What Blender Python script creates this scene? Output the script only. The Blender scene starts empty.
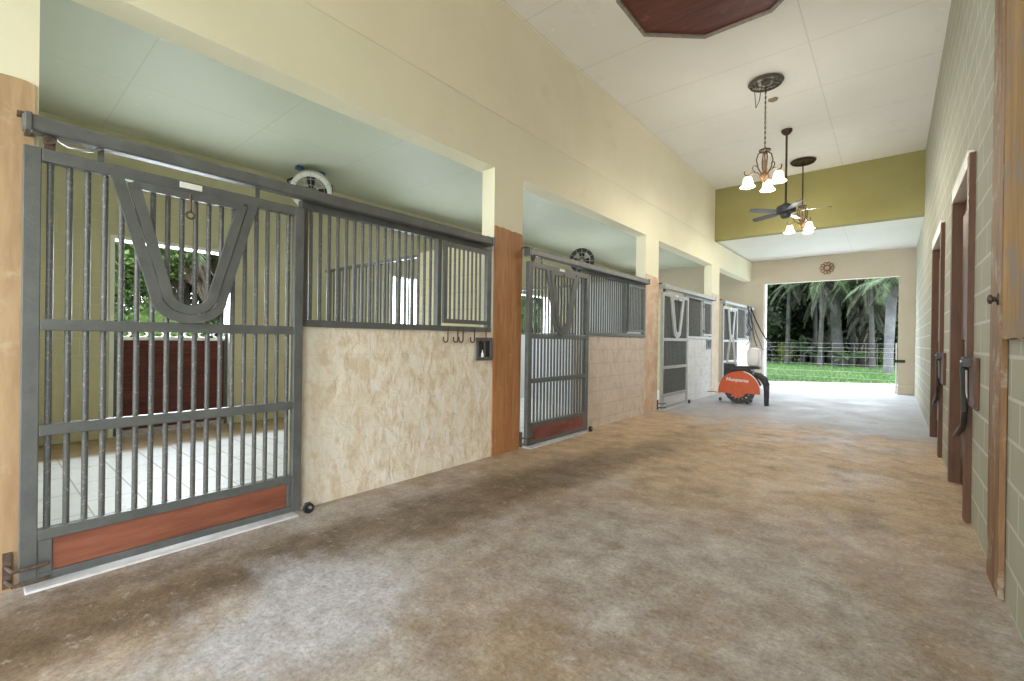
import bpy, bmesh, math, random
from mathutils import Vector, Matrix
random.seed(7)
SC = bpy.context.scene
COL = SC.collection
PI = math.pi
H = 1.25
XL, XR = -3.27, 0.44          # faces of the stall front and of the block wall
ORG = {}                      # world origin of every object made here

# ------------------------------------------------------------------ materials
def nt(name):
    m = bpy.data.materials.new(name); m.use_nodes = True
    t = m.node_tree; t.nodes.clear()
    o = t.nodes.new('ShaderNodeOutputMaterial'); p = t.nodes.new('ShaderNodeBsdfPrincipled')
    t.links.new(p.outputs[0], o.inputs[0])
    return m, t, p
def N(t, kind, **kw):
    n = t.nodes.new(kind)
    for k, v in kw.items():
        if k.startswith('i_'): n.inputs[k[2:].replace('_', ' ')].default_value = v
        else: setattr(n, k, v)
    return n
def c4(c): return (c[0], c[1], c[2], 1)
def pos(t): return N(t, 'ShaderNodeNewGeometry').outputs['Position']
def noise(t, vec, scale, detail=5, rough=.6, stretch=None):
    if stretch:
        mp = N(t, 'ShaderNodeMapping'); mp.inputs['Scale'].default_value = stretch
        t.links.new(vec, mp.inputs['Vector']); vec = mp.outputs[0]
    n = N(t, 'ShaderNodeTexNoise'); n.inputs['Scale'].default_value = scale
    n.inputs['Detail'].default_value = detail; n.inputs['Roughness'].default_value = rough
    t.links.new(vec, n.inputs['Vector']); return n.outputs['Fac']
def ramp(t, fac, stops):
    r = N(t, 'ShaderNodeValToRGB'); e = r.color_ramp.elements
    while len(e) < len(stops): e.new(.5)
    for k, (p_, c) in zip(e, stops): k.position = p_; k.color = c4(c) if len(c) == 3 else c
    t.links.new(fac, r.inputs[0]); return r.outputs[0]
def mix(t, fac, a, b, mode='MIX'):
    m = N(t, 'ShaderNodeMix', data_type='RGBA', blend_type=mode)
    for sock, v in ((m.inputs['Factor'], fac), (m.inputs[6], a), (m.inputs[7], b)):
        if isinstance(v, (int, float)): sock.default_value = v
        elif isinstance(v, tuple): sock.default_value = c4(v)
        else: t.links.new(v, sock)
    return m.outputs[2]
def math_(t, op, a, b=0.0, clamp=False):
    m = N(t, 'ShaderNodeMath', operation=op, use_clamp=clamp)
    for i, v in enumerate((a, b)):
        if isinstance(v, (int, float)): m.inputs[i].default_value = v
        else: t.links.new(v, m.inputs[i])
    return m.outputs[0]
def bump(t, p, height, strength, dist=.02):
    b = N(t, 'ShaderNodeBump'); b.inputs['Strength'].default_value = strength; b.inputs['Distance'].default_value = dist
    t.links.new(height, b.inputs['Height']); t.links.new(b.outputs[0], p.inputs['Normal'])
def maprange(t, v, a, b):
    m = N(t, 'ShaderNodeMapRange'); m.inputs[1].default_value = a; m.inputs[2].default_value = b
    m.interpolation_type = 'SMOOTHSTEP'
    t.links.new(v, m.inputs[0]); return m.outputs[0]
def simple(name, c, c2=None, rough=.6, scale=6, metal=0, spec=.5, bmp=0, stretch=None, lo=.35, hi=.65, bscale=None):
    m, t, p = nt(name); v = pos(t)
    f = noise(t, v, scale, stretch=stretch)
    t.links.new(ramp(t, f, [(lo, c), (hi, c2 or c)]), p.inputs['Base Color'])
    p.inputs['Roughness'].default_value = rough; p.inputs['Metallic'].default_value = metal
    p.inputs['Specular IOR Level'].default_value = spec
    if bmp: bump(t, p, noise(t, v, bscale or scale * 3), bmp)
    return m
def yz(t, plane):
    s = N(t, 'ShaderNodeSeparateXYZ'); t.links.new(pos(t), s.inputs[0])
    c = N(t, 'ShaderNodeCombineXYZ')
    a, b = {'yz': (1, 2), 'xy': (0, 1), 'xz': (0, 2)}[plane]
    t.links.new(s.outputs[a], c.inputs[0]); t.links.new(s.outputs[b], c.inputs[1])
    return c.outputs[0], s
def brick(t, vec, w, h, mortar, offset=.5, shift=(0, 0, 0), smooth=.1):
    mp = N(t, 'ShaderNodeMapping'); mp.inputs['Location'].default_value = shift
    t.links.new(vec, mp.inputs['Vector'])
    b = N(t, 'ShaderNodeTexBrick'); b.offset = offset
    b.inputs['Scale'].default_value = 1; b.inputs['Brick Width'].default_value = w; b.inputs['Row Height'].default_value = h
    b.inputs['Mortar Size'].default_value = mortar; b.inputs['Mortar Smooth'].default_value = smooth
    t.links.new(mp.outputs[0], b.inputs['Vector']); return b.outputs['Fac']

M = {}
def wall_paint(name, c, c2, stain, plane=None, bw=.4, bh=.2, mort=.006, mc=None, bs=.25, rough=.8, seam=.0):
    m, t, p = nt(name); v = pos(t)
    base = ramp(t, noise(t, v, 1.3, 4), [(.35, c), (.65, c2)])
    st = ramp(t, noise(t, v, 2.2, 8, .65), [(.60, (0, 0, 0)), (.78, (.45, .45, .45))])
    base = mix(t, st, base, stain)
    h = noise(t, v, 90, 3)
    if plane:
        vec, _ = yz(t, plane); f = brick(t, vec, bw, bh, mort)
        base = mix(t, f, base, mc or c)
        h = math_(t, 'SUBTRACT', math_(t, 'MULTIPLY', h, .4), f)
    t.links.new(base, p.inputs['Base Color']); p.inputs['Roughness'].default_value = rough
    p.inputs['Specular IOR Level'].default_value = .25
    bump(t, p, h, bs, .006)
    M[name] = m
wall_paint('cream', (.80, .775, .605), (.77, .745, .575), (.66, .63, .48), bs=.12)
wall_paint('cream_stained', (.84, .80, .635), (.80, .755, .58), (.66, .59, .42), bs=.12)
wall_paint('olive', (.325, .30, .125), (.30, .275, .11), (.24, .22, .09), bs=.12)
wall_paint('stall_green', (.66, .63, .43), (.60, .56, .38), (.46, .42, .28), 'xz', mort=.004, mc=(.50, .48, .26), bs=.2)
wall_paint('stall_white', (.70, .73, .78), (.64, .67, .72), (.52, .52, .52), 'xz', mort=.004, mc=(.62, .64, .66), bs=.2)
wall_paint('stall_green_back', (.58, .55, .38), (.52, .49, .34), (.42, .36, .25), 'yz', mort=.004, mc=(.60, .57, .40), bs=.2)
wall_paint('block_right', (.37, .372, .30), (.335, .335, .262), (.30, .29, .23), 'yz', mort=.010, mc=(.50, .50, .44), bs=.6)
wall_paint('end_wall', (.56, .495, .39), (.52, .455, .355), (.42, .36, .28), bs=.12)

def half_wall(name, c, c2, c3, line, bs, ld):
    m, t, p = nt(name); v = pos(t); vec, _ = yz(t, 'yz')
    n1 = noise(t, v, 9, 6, .6, (1, 1.1, .8)); n2 = noise(t, v, 4.5, 4)
    base = mix(t, ramp(t, n2, [(.35, (0, 0, 0)), (.65, (1, 1, 1))]), c, c2)
    base = mix(t, ramp(t, n1, [(.47, (0, 0, 0)), (.62, (.9, .9, .9))]), base, c3)
    f = brick(t, vec, .4, .2, .008, shift=(.1, .08, 0), smooth=.6)
    base = mix(t, math_(t, 'MULTIPLY', f, line), base, (c3[0] * .85, c3[1] * .85, c3[2] * .85))
    t.links.new(base, p.inputs['Base Color']); p.inputs['Roughness'].default_value = .7
    p.inputs['Specular IOR Level'].default_value = .3
    mw_ = N(t, 'ShaderNodeMapping'); mw_.inputs['Scale'].default_value = (1, 1.15, .8); mw_.inputs['Rotation'].default_value = (.5, 0, 0); t.links.new(v, mw_.inputs['Vector'])
    w = N(t, 'ShaderNodeTexNoise'); w.inputs['Scale'].default_value = 9; w.inputs['Detail'].default_value = 6
    w.inputs['Distortion'].default_value = .5; t.links.new(mw_.outputs[0], w.inputs['Vector'])
    bump(t, p, math_(t, 'SUBTRACT', w.outputs[0], math_(t, 'MULTIPLY', f, ld)), bs, .05)
    M[name] = m
half_wall('rock_cream', (.80, .735, .61), (.85, .81, .72), (.70, .60, .43), .12, .45, .03)
half_wall('rock_pink', (.70, .63, .575), (.67, .60, .54), (.58, .51, .44), .6, .35, .25)
half_wall('rock_white', (.78, .80, .84), (.74, .76, .80), (.66, .66, .67), .5, .3, .25)

def ceiling_mat(name, c, c2, stain, gx, gy, sx, sy):
    m, t, p = nt(name); v = pos(t); vec, _ = yz(t, 'xy')
    base = ramp(t, noise(t, v, .8, 3), [(.3, c), (.7, c2)])
    base = mix(t, ramp(t, noise(t, v, 1.7, 8, .7), [(.62, (0, 0, 0)), (.8, (.5, .5, .5))]), base, stain)
    f = brick(t, vec, gx, gy, .006, 0, (sx, sy, 0), .2)
    base = mix(t, math_(t, 'MULTIPLY', f, .28), base, (stain[0] * .6, stain[1] * .5, stain[2] * .5))
    sp = N(t, 'ShaderNodeTexVoronoi'); sp.inputs['Scale'].default_value = 3.3; t.links.new(v, sp.inputs['Vector'])
    base = mix(t, ramp(t, sp.outputs['Distance'], [(.05, (1, 1, 1)), (.07, (0, 0, 0))]), base, (c[0]*1.08, c[1]*1.08, c[2]*1.08))
    t.links.new(base, p.inputs['Base Color']); p.inputs['Roughness'].default_value = .6
    p.inputs['Specular IOR Level'].default_value = .3
    bump(t, p, math_(t, 'SUBTRACT', math_(t, 'MULTIPLY', noise(t, v, 120, 2), .3), f), .15, .004)
    M[name] = m
ceiling_mat('ceiling_white', (.87, .86, .83), (.82, .81, .77), (.60, .54, .44), 2.44, 1.22, .81, .84)
ceiling_mat('ceiling_low', (.82, .82, .76), (.78, .77, .70), (.66, .60, .50), 2.44, 1.22, .81, .84)
ceiling_mat('ceiling_stall', (.47, .50, .40), (.44, .465, .37), (.46, .44, .30), 2.44, 1.22, .81, .25)

def floor_mat():
    m, t, p = nt('concrete'); v = pos(t)
    s = N(t, 'ShaderNodeSeparateXYZ'); t.links.new(v, s.inputs[0]); X, Y = s.outputs[0], s.outputs[1]
    n5 = noise(t, v, 4.5, 10, .72); n6 = noise(t, v, 2.1, 10, .7); n7 = noise(t, v, 11, 8, .75)
    gray = ramp(t, n5, [(.32, (.235, .195, .17)), (.44, (.325, .285, .262)), (.56, (.405, .37, .355)), (.70, (.53, .51, .51))])
    brown = ramp(t, n5, [(.32, (.215, .16, .105)), (.5, (.29, .22, .15)), (.68, (.40, .32, .235))])
    f = noise(t, v, .75, 9, .66, (1.25, .75, 1))
    tanband = math_(t, 'MULTIPLY', maprange(t, Y, 2.6, 5.0), math_(t, 'SUBTRACT', 1, maprange(t, Y, 7.2, 9.5)))
    f2 = math_(t, 'ADD', math_(t, 'ADD', f, math_(t, 'MULTIPLY', tanband, .15)), math_(t, 'MULTIPLY', math_(t, 'SUBTRACT', n7, .5), .2))
    base = mix(t, ramp(t, f2, [(.47, (0, 0, 0)), (.60, (.9, .9, .9))]), gray, brown)
    tan = ramp(t, n5, [(.32, (.42, .28, .165)), (.5, (.56, .40, .25)), (.68, (.66, .50, .34))])
    base = mix(t, math_(t, 'MULTIPLY', tanband, ramp(t, n6, [(.34, (0, 0, 0)), (.50, (.85, .85, .85))])), base, tan)
    # whiter concrete towards the far doorway, bluish sky reflection put into its colour
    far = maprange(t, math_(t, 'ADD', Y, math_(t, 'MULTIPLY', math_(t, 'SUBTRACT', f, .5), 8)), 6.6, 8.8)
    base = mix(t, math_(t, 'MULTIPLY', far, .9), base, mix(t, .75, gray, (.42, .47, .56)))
    # damp dark streak along the stall fronts
    w = noise(t, v, 2.2, 9, .7, (1, .5, 1))
    st = math_(t, 'ABSOLUTE', math_(t, 'ADD', math_(t, 'SUBTRACT', X, math_(t, 'MULTIPLY', Y, .12)), 2.78))
    st = math_(t, 'SUBTRACT', 1, maprange(t, math_(t, 'ADD', st, math_(t, 'MULTIPLY', math_(t, 'SUBTRACT', w, .5), 1.1)), .10, .52))
    st = math_(t, 'MULTIPLY', st, math_(t, 'SUBTRACT', 1, maprange(t, Y, 3.0, 8.0)))
    base = mix(t, math_(t, 'MULTIPLY', st, .85), base, ramp(t, n5, [(.35, (.085, .058, .034)), (.65, (.20, .15, .10))]))
    spots = ramp(t, noise(t, v, 3.4, 10, .75), [(.59, (0, 0, 0)), (.68, (.65, .65, .65))])
    base = mix(t, spots, base, (.17, .125, .085))
    wx = noise(t, v, 13, 10, .8); base = mix(t, ramp(t, wx, [(.56, (0, 0, 0)), (.66, (.5, .5, .5))]), base, (.62, .60, .585))
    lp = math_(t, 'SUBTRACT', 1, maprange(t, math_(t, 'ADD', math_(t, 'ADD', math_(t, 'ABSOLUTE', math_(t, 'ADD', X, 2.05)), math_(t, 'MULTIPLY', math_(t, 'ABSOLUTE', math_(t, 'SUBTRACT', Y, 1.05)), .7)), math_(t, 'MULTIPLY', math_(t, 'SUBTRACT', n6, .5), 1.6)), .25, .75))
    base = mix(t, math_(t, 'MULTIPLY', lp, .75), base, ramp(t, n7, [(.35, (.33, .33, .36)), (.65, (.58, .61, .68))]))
    fine = noise(t, v, 46, 6, .8); base = mix(t, 1.0, base, ramp(t, fine, [(.36, (.70, .68, .66)), (.5, (1, 1, 1)), (.66, (1.22, 1.22, 1.22))]), 'MULTIPLY')
    dk = noise(t, v, 24, 8, .75); base = mix(t, ramp(t, dk, [(.58, (0, 0, 0)), (.66, (.5, .5, .5))]), base, (.17, .135, .10))
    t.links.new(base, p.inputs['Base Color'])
    t.links.new(ramp(t, noise(t, v, 1.6, 6), [(.35, (.42, .42, .42)), (.7, (.75, .75, .75))]), p.inputs['Roughness'])
    p.inputs['Specular IOR Level'].default_value = .35
    bump(t, p, noise(t, v, 14, 10, .75), .35, .025)
    M['concrete'] = m
floor_mat()
def paver_mat():
    m, t, p = nt('paver'); v = pos(t); vec, s = yz(t, 'xy')
    f = brick(t, vec, .6, .3, .006, shift=(.1, .05, 0))
    base = ramp(t, noise(t, v, 4, 6), [(.3, (.74, .76, .80)), (.7, (.84, .86, .90))])
    base = mix(t, f, base, (.48, .45, .42))
    base = mix(t, ramp(t, noise(t, v, 17, 4), [(.66, (0, 0, 0)), (.7, (1, 1, 1))]), base, (.28, .2, .13))
    d = math_(t, 'SUBTRACT', 1, maprange(t, math_(t, 'ADD', s.outputs[0], math_(t, 'MULTIPLY', noise(t, v, 3, 4), .3)), -6.25, -5.98))
    base = mix(t, d, base, ramp(t, noise(t, v, 8, 6), [(.3, (.22, .15, .08)), (.7, (.36, .26, .15))]))
    t.links.new(base, p.inputs['Base Color']); p.inputs['Roughness'].default_value = .45
    bump(t, p, math_(t, 'SUBTRACT', 1, f), .2, .006)
    M['paver'] = m
paver_mat()
def wood(name, c, c2, axis='z', rough=.6, scale=7, worn=None, wpos=(.6, .7), bs=.25):
    m, t, p = nt(name); v = pos(t)
    st = {'z': (1, 1, .12), 'y': (1, .12, 1), 'x': (.12, 1, 1)}[axis]
    n = noise(t, v, scale, 7, .65, st); n2 = noise(t, v, scale * 4, 4, .6, st)
    base = ramp(t, math_(t, 'ADD', math_(t, 'MULTIPLY', n, .7), math_(t, 'MULTIPLY', n2, .3)), [(.36, c), (.62, c2)])
    if worn: base = mix(t, ramp(t, noise(t, v, 4, 8, .7), [(wpos[0], (0, 0, 0)), (wpos[1], (.85, .85, .85))]), base, worn)
    t.links.new(base, p.inputs['Base Color']); p.inputs['Roughness'].default_value = rough
    p.inputs['Specular IOR Level'].default_value = .35
    bump(t, p, n2, bs, .006); M[name] = m
wood('facing_gold', (.36, .225, .12), (.48, .34, .20), worn=(.55, .43, .29), wpos=(.58, .7))
wood('facing_rust', (.33, .145, .055), (.49, .25, .11), worn=(.62, .44, .27), wpos=(.62, .72))
wood('facing_pink', (.58, .36, .24), (.66, .47, .33), worn=(.70, .62, .50), wpos=(.45, .6))
wood('facing_pale', (.62, .48, .35), (.66, .55, .42), worn=(.70, .64, .54), wpos=(.45, .6))
wood('kickboard', (.17, .055, .032), (.28, .105, .062), 'y', .5, worn=(.45, .22, .15), wpos=(.68, .76))
wood('kickboard_dark', (.17, .05, .04), (.28, .10, .085), 'y', .5, worn=(.40, .28, .25), wpos=(.62, .72))
wood('kickboard_glare', (.42, .44, .50), (.58, .60, .64), 'y', .4, worn=(.30, .30, .34), wpos=(.62, .72))  # same wood, light reflected off the far boards put into the colour
wood('red_brown', (.065, .026, .013), (.115, .048, .024), 'z', .5)
wood('jamb_brown', (.075, .034, .016), (.13, .060, .028), 'z', .55)
wood('plank_dark_red', (.06, .012, .01), (.13, .03, .022), 'y', .5)
wood('post_weathered', (.14, .075, .035), (.26, .15, .075), 'z', .7, worn=(.42, .40, .33), wpos=(.52, .66), bs=.5)
wood('panel_rough', (.24, .14, .05), (.40, .25, .10), 'z', .85, worn=(.22, .19, .17), wpos=(.46, .58), bs=1.0)
wood('hatch_red', (.085, .018, .014), (.15, .04, .03), 'x', .55, worn=(.22, .11, .09), wpos=(.6, .75))
M['steel'] = simple('steel', (.078, .086, .085), (.118, .128, .125), .42, 9, 0, .7, .1, lo=.3, hi=.7, bscale=60)
M['steel_pale'] = simple('steel_pale', (.30, .315, .31), (.40, .415, .41), .4, 9, 0, .7, .1, lo=.3, hi=.7, bscale=60)  # paler copy of steel, doorway glare put into the colour
M['steel_worn'] = simple('steel_worn', (.095, .10, .10), (.24, .25, .24), .4, 70, 0, .5, .1, lo=.56, hi=.68)
M['steel_light'] = simple('steel_light', (.45, .47, .47), (.55, .57, .56), .35, 9, 0, .6)
M['galvanised'] = simple('galvanised', (.45, .46, .46), (.60, .6, .6), .35, 30, .8)
M['rusty'] = simple('rusty', (.05, .038, .032), (.13, .085, .06), .7, 40)
M['black'] = simple('black', (.012, .012, .014), (.03, .03, .034), .45, 20)
M['black_rubber'] = simple('black_rubber', (.02, .022, .026), (.045, .05, .06), .6, 20)
M['white_paint'] = simple('white_paint', (.72, .72, .68), (.80, .80, .78), .5, 6)
M['white_plastic'] = simple('white_plastic', (.78, .79, .80), (.84, .84, .84), .4, 6)
M['orange'] = simple('orange', (.56, .085, .018), (.60, .105, .025), .35, 5)
M['silver'] = simple('silver', (.55, .55, .56), (.68, .68, .68), .25, 40, 1)
M['bronze'] = simple('bronze', (.05, .035, .025), (.11, .075, .05), .45, 40, .6)
M['gilt'] = simple('gilt', (.20, .12, .06), (.38, .25, .14), .4, 60, .4)
M['rope_wicker'] = simple('rope_wicker', (.07, .055, .045), (.16, .13, .11), .8, 50)
M['blue_plastic'] = simple('blue_plastic', (.02, .07, .18), (.03, .1, .25), .4, 8)
M['sill_stone'] = simple('sill_stone', (.50, .50, .52), (.66, .66, .68), .5, 8)
M['rust_brown'] = simple('rust_brown', (.16, .08, .04), (.28, .15, .08), .7, 30)
M['trim_grey'] = simple('trim_grey', (.22, .19, .16), (.32, .28, .24), .6, 20)
M['apron'] = simple('apron', (.17, .16, .15), (.21, .20, .19), .8, 2, bmp=.2, bscale=20)
M['mud'] = simple('mud', (.20, .16, .11), (.3, .24, .17), .9, 5)
M['grass_ground'] = simple('grass_ground', (.04, .088, .026), (.075, .128, .045), .9, .7, spec=.1, bmp=.5, bscale=30)
M['blade'] = simple('blade', (.045, .115, .034), (.085, .15, .055), .7, .8, spec=.15)
def leafm(name, c, c2, rough=.5, tr=.0):
    M[name] = simple(name, c, c2, rough, 3, spec=.25)
leafm('leaf_dark', (.006, .012, .005), (.016, .028, .010))
leafm('leaf_mid', (.016, .036, .010), (.03, .06, .018))
leafm('leaf_bright', (.035, .075, .016), (.075, .125, .032))
leafm('leaf_lime', (.14, .2, .02), (.2, .25, .04))
leafm('palm_leaf', (.012, .028, .009), (.045, .080, .030))
leafm('palm_dead', (.022, .027, .018), (.062, .066, .05), .8)
leafm('palm_dead_brown', (.035, .028, .02), (.07, .055, .04), .8)
leafm('bark_grey', (.03, .032, .03), (.06, .063, .062), .9)
leafm('bark_pale', (.07, .075, .082), (.115, .12, .13), .9)
leafm('bark_dark', (.014, .012, .010), (.03, .026, .022), .9)
leafm('boot', (.07, .065, .055), (.13, .12, .10), .9)
m, t, p = nt('lamp_glass'); p.inputs['Base Color'].default_value = (.9, .85, .72, 1)
p.inputs['Emission Color'].default_value = (1, .84, .58, 1); p.inputs['Emission Strength'].default_value = 1.2
p.inputs['Roughness'].default_value = .4; M['lamp_glass'] = m

# ------------------------------------------------------------------ mesh helpers
class MB:
    def __init__(s): s.v = []; s.f = []
    def add(s, vs, fs):
        b = len(s.v); s.v += [tuple(x) for x in vs]; s.f += [tuple(i + b for i in f) for f in fs]; return s
    def box(s, x0, x1, y0, y1, z0, z1, e=0):
        x0, x1 = min(x0, x1), max(x0, x1); y0, y1 = min(y0, y1), max(y0, y1); z0, z1 = min(z0, z1), max(z0, z1)
        if e:
            bm = bmesh.new(); bmesh.ops.create_cube(bm, size=1)
            for v in bm.verts: v.co = Vector(((x0 + x1) / 2 + v.co.x * (x1 - x0), (y0 + y1) / 2 + v.co.y * (y1 - y0), (z0 + z1) / 2 + v.co.z * (z1 - z0)))
            bmesh.ops.bevel(bm, geom=bm.edges[:], offset=e, segments=2, affect='EDGES', profile=.5)
            bm.verts.index_update()
            s.add([v.co[:] for v in bm.verts], [[v.index for v in f.verts] for f in bm.faces]); bm.free(); return s
        return s.add([(x0, y0, z0), (x1, y0, z0), (x1, y1, z0), (x0, y1, z0), (x0, y0, z1), (x1, y0, z1), (x1, y1, z1), (x0, y1, z1)],
                     [(3, 2, 1, 0), (4, 5, 6, 7), (0, 1, 5, 4), (1, 2, 6, 5), (2, 3, 7, 6), (3, 0, 4, 7)])
    def tube(s, pts, r, n=8, closed=False):
        P = [Vector(q) for q in pts]; k = len(P); rr = r if isinstance(r, (list, tuple)) else [r] * k
        vs = []; up = None
        for i in range(k):
            a = P[i - 1] if (i or closed) else P[i]; b = P[(i + 1) % k] if (i < k - 1 or closed) else P[i]
            d = (b - a).normalized() if (b - a).length > 1e-9 else Vector((0, 0, 1))
            if up is None: up = Vector((0, 0, 1)) if abs(d.z) < .9 else Vector((1, 0, 0))
            u = d.cross(up)
            if u.length < 1e-4: u = d.orthogonal()
            u.normalize(); w = u.cross(d).normalized(); up = w
            for j in range(n):
                an = 2 * PI * j / n; vs.append(P[i] + (u * math.cos(an) + w * math.sin(an)) * rr[i])
        fs = []
        for i in range(k if closed else k - 1):
            i2 = (i + 1) % k
            for j in range(n): fs.append((i * n + j, i * n + (j + 1) % n, i2 * n + (j + 1) % n, i2 * n + j))
        if not closed: fs += [tuple(range(n - 1, -1, -1)), tuple(range((k - 1) * n, k * n))]
        return s.add(vs, fs)
    def flatbar(s, pts, w, th, nrm):
        """bar of width w (in the plane) and thickness th along nrm following pts"""
        P = [Vector(q) for q in pts]; nv = Vector(nrm); vs = []; k = len(P)
        for i in range(k):
            a = P[max(i - 1, 0)]; b = P[min(i + 1, k - 1)]; d = (b - a).normalized(); u = d.cross(nv).normalized()
            vs += [P[i] + u * w / 2 + nv * th / 2, P[i] - u * w / 2 + nv * th / 2, P[i] - u * w / 2 - nv * th / 2, P[i] + u * w / 2 - nv * th / 2]
        fs = []
        for i in range(k - 1):
            for j in range(4): fs.append((i * 4 + j, i * 4 + (j + 1) % 4, i * 4 + 4 + (j + 1) % 4, i * 4 + 4 + j))
        fs += [(3, 2, 1, 0), tuple(range((k - 1) * 4, k * 4))]
        return s.add(vs, fs)
    def lathe(s, prof, c=(0, 0, 0), n=24, mat=None, cap=True):
        vs = []; mat = mat or Matrix.Identity(3)
        for r, z in prof:
            for j in range(n):
                a = 2 * PI * j / n; vs.append(mat @ Vector((r * math.cos(a), r * math.sin(a), z)) + Vector(c))
        fs = []
        for i in range(len(prof) - 1):
            for j in range(n): fs.append((i * n + j, i * n + (j + 1) % n, (i + 1) * n + (j + 1) % n, (i + 1) * n + j))
        if cap: fs += [tuple(range(n - 1, -1, -1)), tuple(range((len(prof) - 1) * n, len(prof) * n))]
        return s.add(vs, fs)
    def prism(s, poly, axis, lo, hi):
        """poly of 2-D points in the plane perpendicular to axis"""
        n = len(poly)
        def pt(q, h): return {'x': (h, q[0], q[1]), 'y': (q[0], h, q[1]), 'z': (q[0], q[1], h)}[axis]
        vs = [pt(q, lo) for q in poly] + [pt(q, hi) for q in poly]
        return s.add(vs, [tuple(range(n - 1, -1, -1)), tuple(range(n, 2 * n))] + [(i, (i + 1) % n, n + (i + 1) % n, n + i) for i in range(n)])
    def mesh(s, name, o=(0, 0, 0), smooth=False):
        me = bpy.data.meshes.new(name)
        me.from_pydata([(a - o[0], b - o[1], c - o[2]) for a, b, c in s.v], [], s.f); me.update()
        bm = bmesh.new(); bm.from_mesh(me); bmesh.ops.recalc_face_normals(bm, faces=bm.faces[:]); bm.to_mesh(me); bm.free()
        if smooth:
            for q in me.polygons: q.use_smooth = True
        return me
    def build(s, name, mat, parent=None, origin=None, smooth=False, raw=False):
        o = ORG[parent] if parent else (origin or (0, 0, 0))
        me = s.mesh(name, o, smooth) if not raw else None
        if raw:
            me = bpy.data.meshes.new(name); me.from_pydata([(a - o[0], b - o[1], c - o[2]) for a, b, c in s.v], [], s.f); me.update()
        me.materials.append(M[mat])
        ob = bpy.data.objects.new(name, me); COL.objects.link(ob)
        if parent: ob.parent = parent
        else: ob.location = o
        if smooth:
            try: me.set_sharp_from_angle(angle=math.radians(40))
            except Exception: pass
        ORG[ob] = o
        return ob
def tag(o, label, cat, group=None, kind=None):
    o['label'] = label; o['category'] = cat
    if group: o['group'] = group
    if kind: o['kind'] = kind
    return o
def struct(o, label=None, cat=None):
    o['kind'] = 'structure'
    if label: o['label'] = label; o['category'] = cat or 'wall'
    return o
def thing(name, label, cat, loc, group=None):
    o = bpy.data.objects.new(name, None); COL.objects.link(o); o.location = loc; ORG[o] = tuple(loc)
    o.empty_display_size = .1
    return tag(o, label, cat, group)
def linkcopy(src, parent, off):
    o = src.copy(); COL.objects.link(o); o.parent = parent
    o.location = Vector(src.location) + Vector(off); ORG[o] = ORG[parent]; return o
def arc(cx, cy, r, a0, a1, n):
    return [(cx + r * math.cos(a0 + (a1 - a0) * i / n), cy + r * math.sin(a0 + (a1 - a0) * i / n)) for i in range(n + 1)]

# ------------------------------------------------------------------ the setting
ZB, ZC, ZL, ZS = 3.09, 4.90, 3.69, 3.70
YH, YE = 11.4, 15.1
YR = -7.0                                  # open rear end of the aisle
XB = -7.22                                 # stall back wall
DZ = 2.42
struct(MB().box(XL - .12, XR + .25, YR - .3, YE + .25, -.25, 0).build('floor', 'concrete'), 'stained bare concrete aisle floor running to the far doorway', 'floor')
struct(MB().box(XB - .2, XL - .12, -.4, YE + .2, -.25, -.002).build('floor', 'paver'), 'pale paved stall floor behind the barred gates', 'floor')
struct(MB().box(XL - .22, XR + .2, YR, YH + .2, ZC, ZC + .2).build('ceiling', 'ceiling_white'), 'high off-white panelled ceiling over the aisle', 'ceiling')
struct(MB().box(XL - .22, XR + .2, YH + .2, YE + .2, ZL, ZL + .2).build('ceiling', 'ceiling_low'), 'lower white ceiling at the far end of the aisle', 'ceiling')
struct(MB().box(XB - .2, XL - .20, -.4, YE + .2, ZS, ZS + .2).build('ceiling', 'ceiling_stall'), 'greenish white panelled ceiling inside the stalls', 'ceiling')
struct(MB().box(XL - .22, XR, YH, YH + .2, ZL, ZC).build('wall_header', 'olive'), 'olive header wall above the lower far ceiling', 'wall')
struct(MB().box(XL - .22, XL, YR, YE, ZB, 3.665).build('wall_left', 'cream'), 'cream painted beam over the stall openings', 'wall')
struct(MB().box(XL - .22, XL - .006, YR, YH, 3.672, ZC).build('wall_left_upper', 'cream_stained'), 'cream upper wall between beam and high ceiling with brown stains', 'wall')
# left of the first stall (behind the camera)
struct(MB().box(XL - .22, XL, YR, -.35, 0, ZB).build('wall_left_rear', 'cream'))
# columns
def column(y0, y1, mat, zt, lab):
    c = MB().box(XL - .18, XL, y0, y1, 0, ZB).build('column', 'cream'); struct(c, lab, 'column')
    n = 14; MBx = MB()
    top = [(y0 + (y1 - y0) * i / n, zt + .004 * math.sin(i * 2.1) + .003 * math.sin(i * 5.3) - .02 * i / n) for i in range(n + 1)]
    MBx.prism([(y0 - .004, 0), (y1 - .03, 0)] + [(min(a, y1 - .012), b) for a, b in reversed(top)], 'x', XL + .0, XL + .014)
    MBx.build('wood_facing', mat, c)['label'] = 'worn brown facing on the lower column'
column(-.40, .205, 'facing_gold', 2.50, 'column at the left edge beside the nearest gate, golden brown below')
column(3.575, 4.06, 'facing_rust', 2.47, 'column with rust brown lower half between first and second stalls')
column(7.46, 8.02, 'facing_pink', 2.42, 'column with faded pinkish lower half between second and third stalls')
column(11.22, 11.80, 'facing_pale', 2.42, 'pale column between third and fourth stalls')
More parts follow.
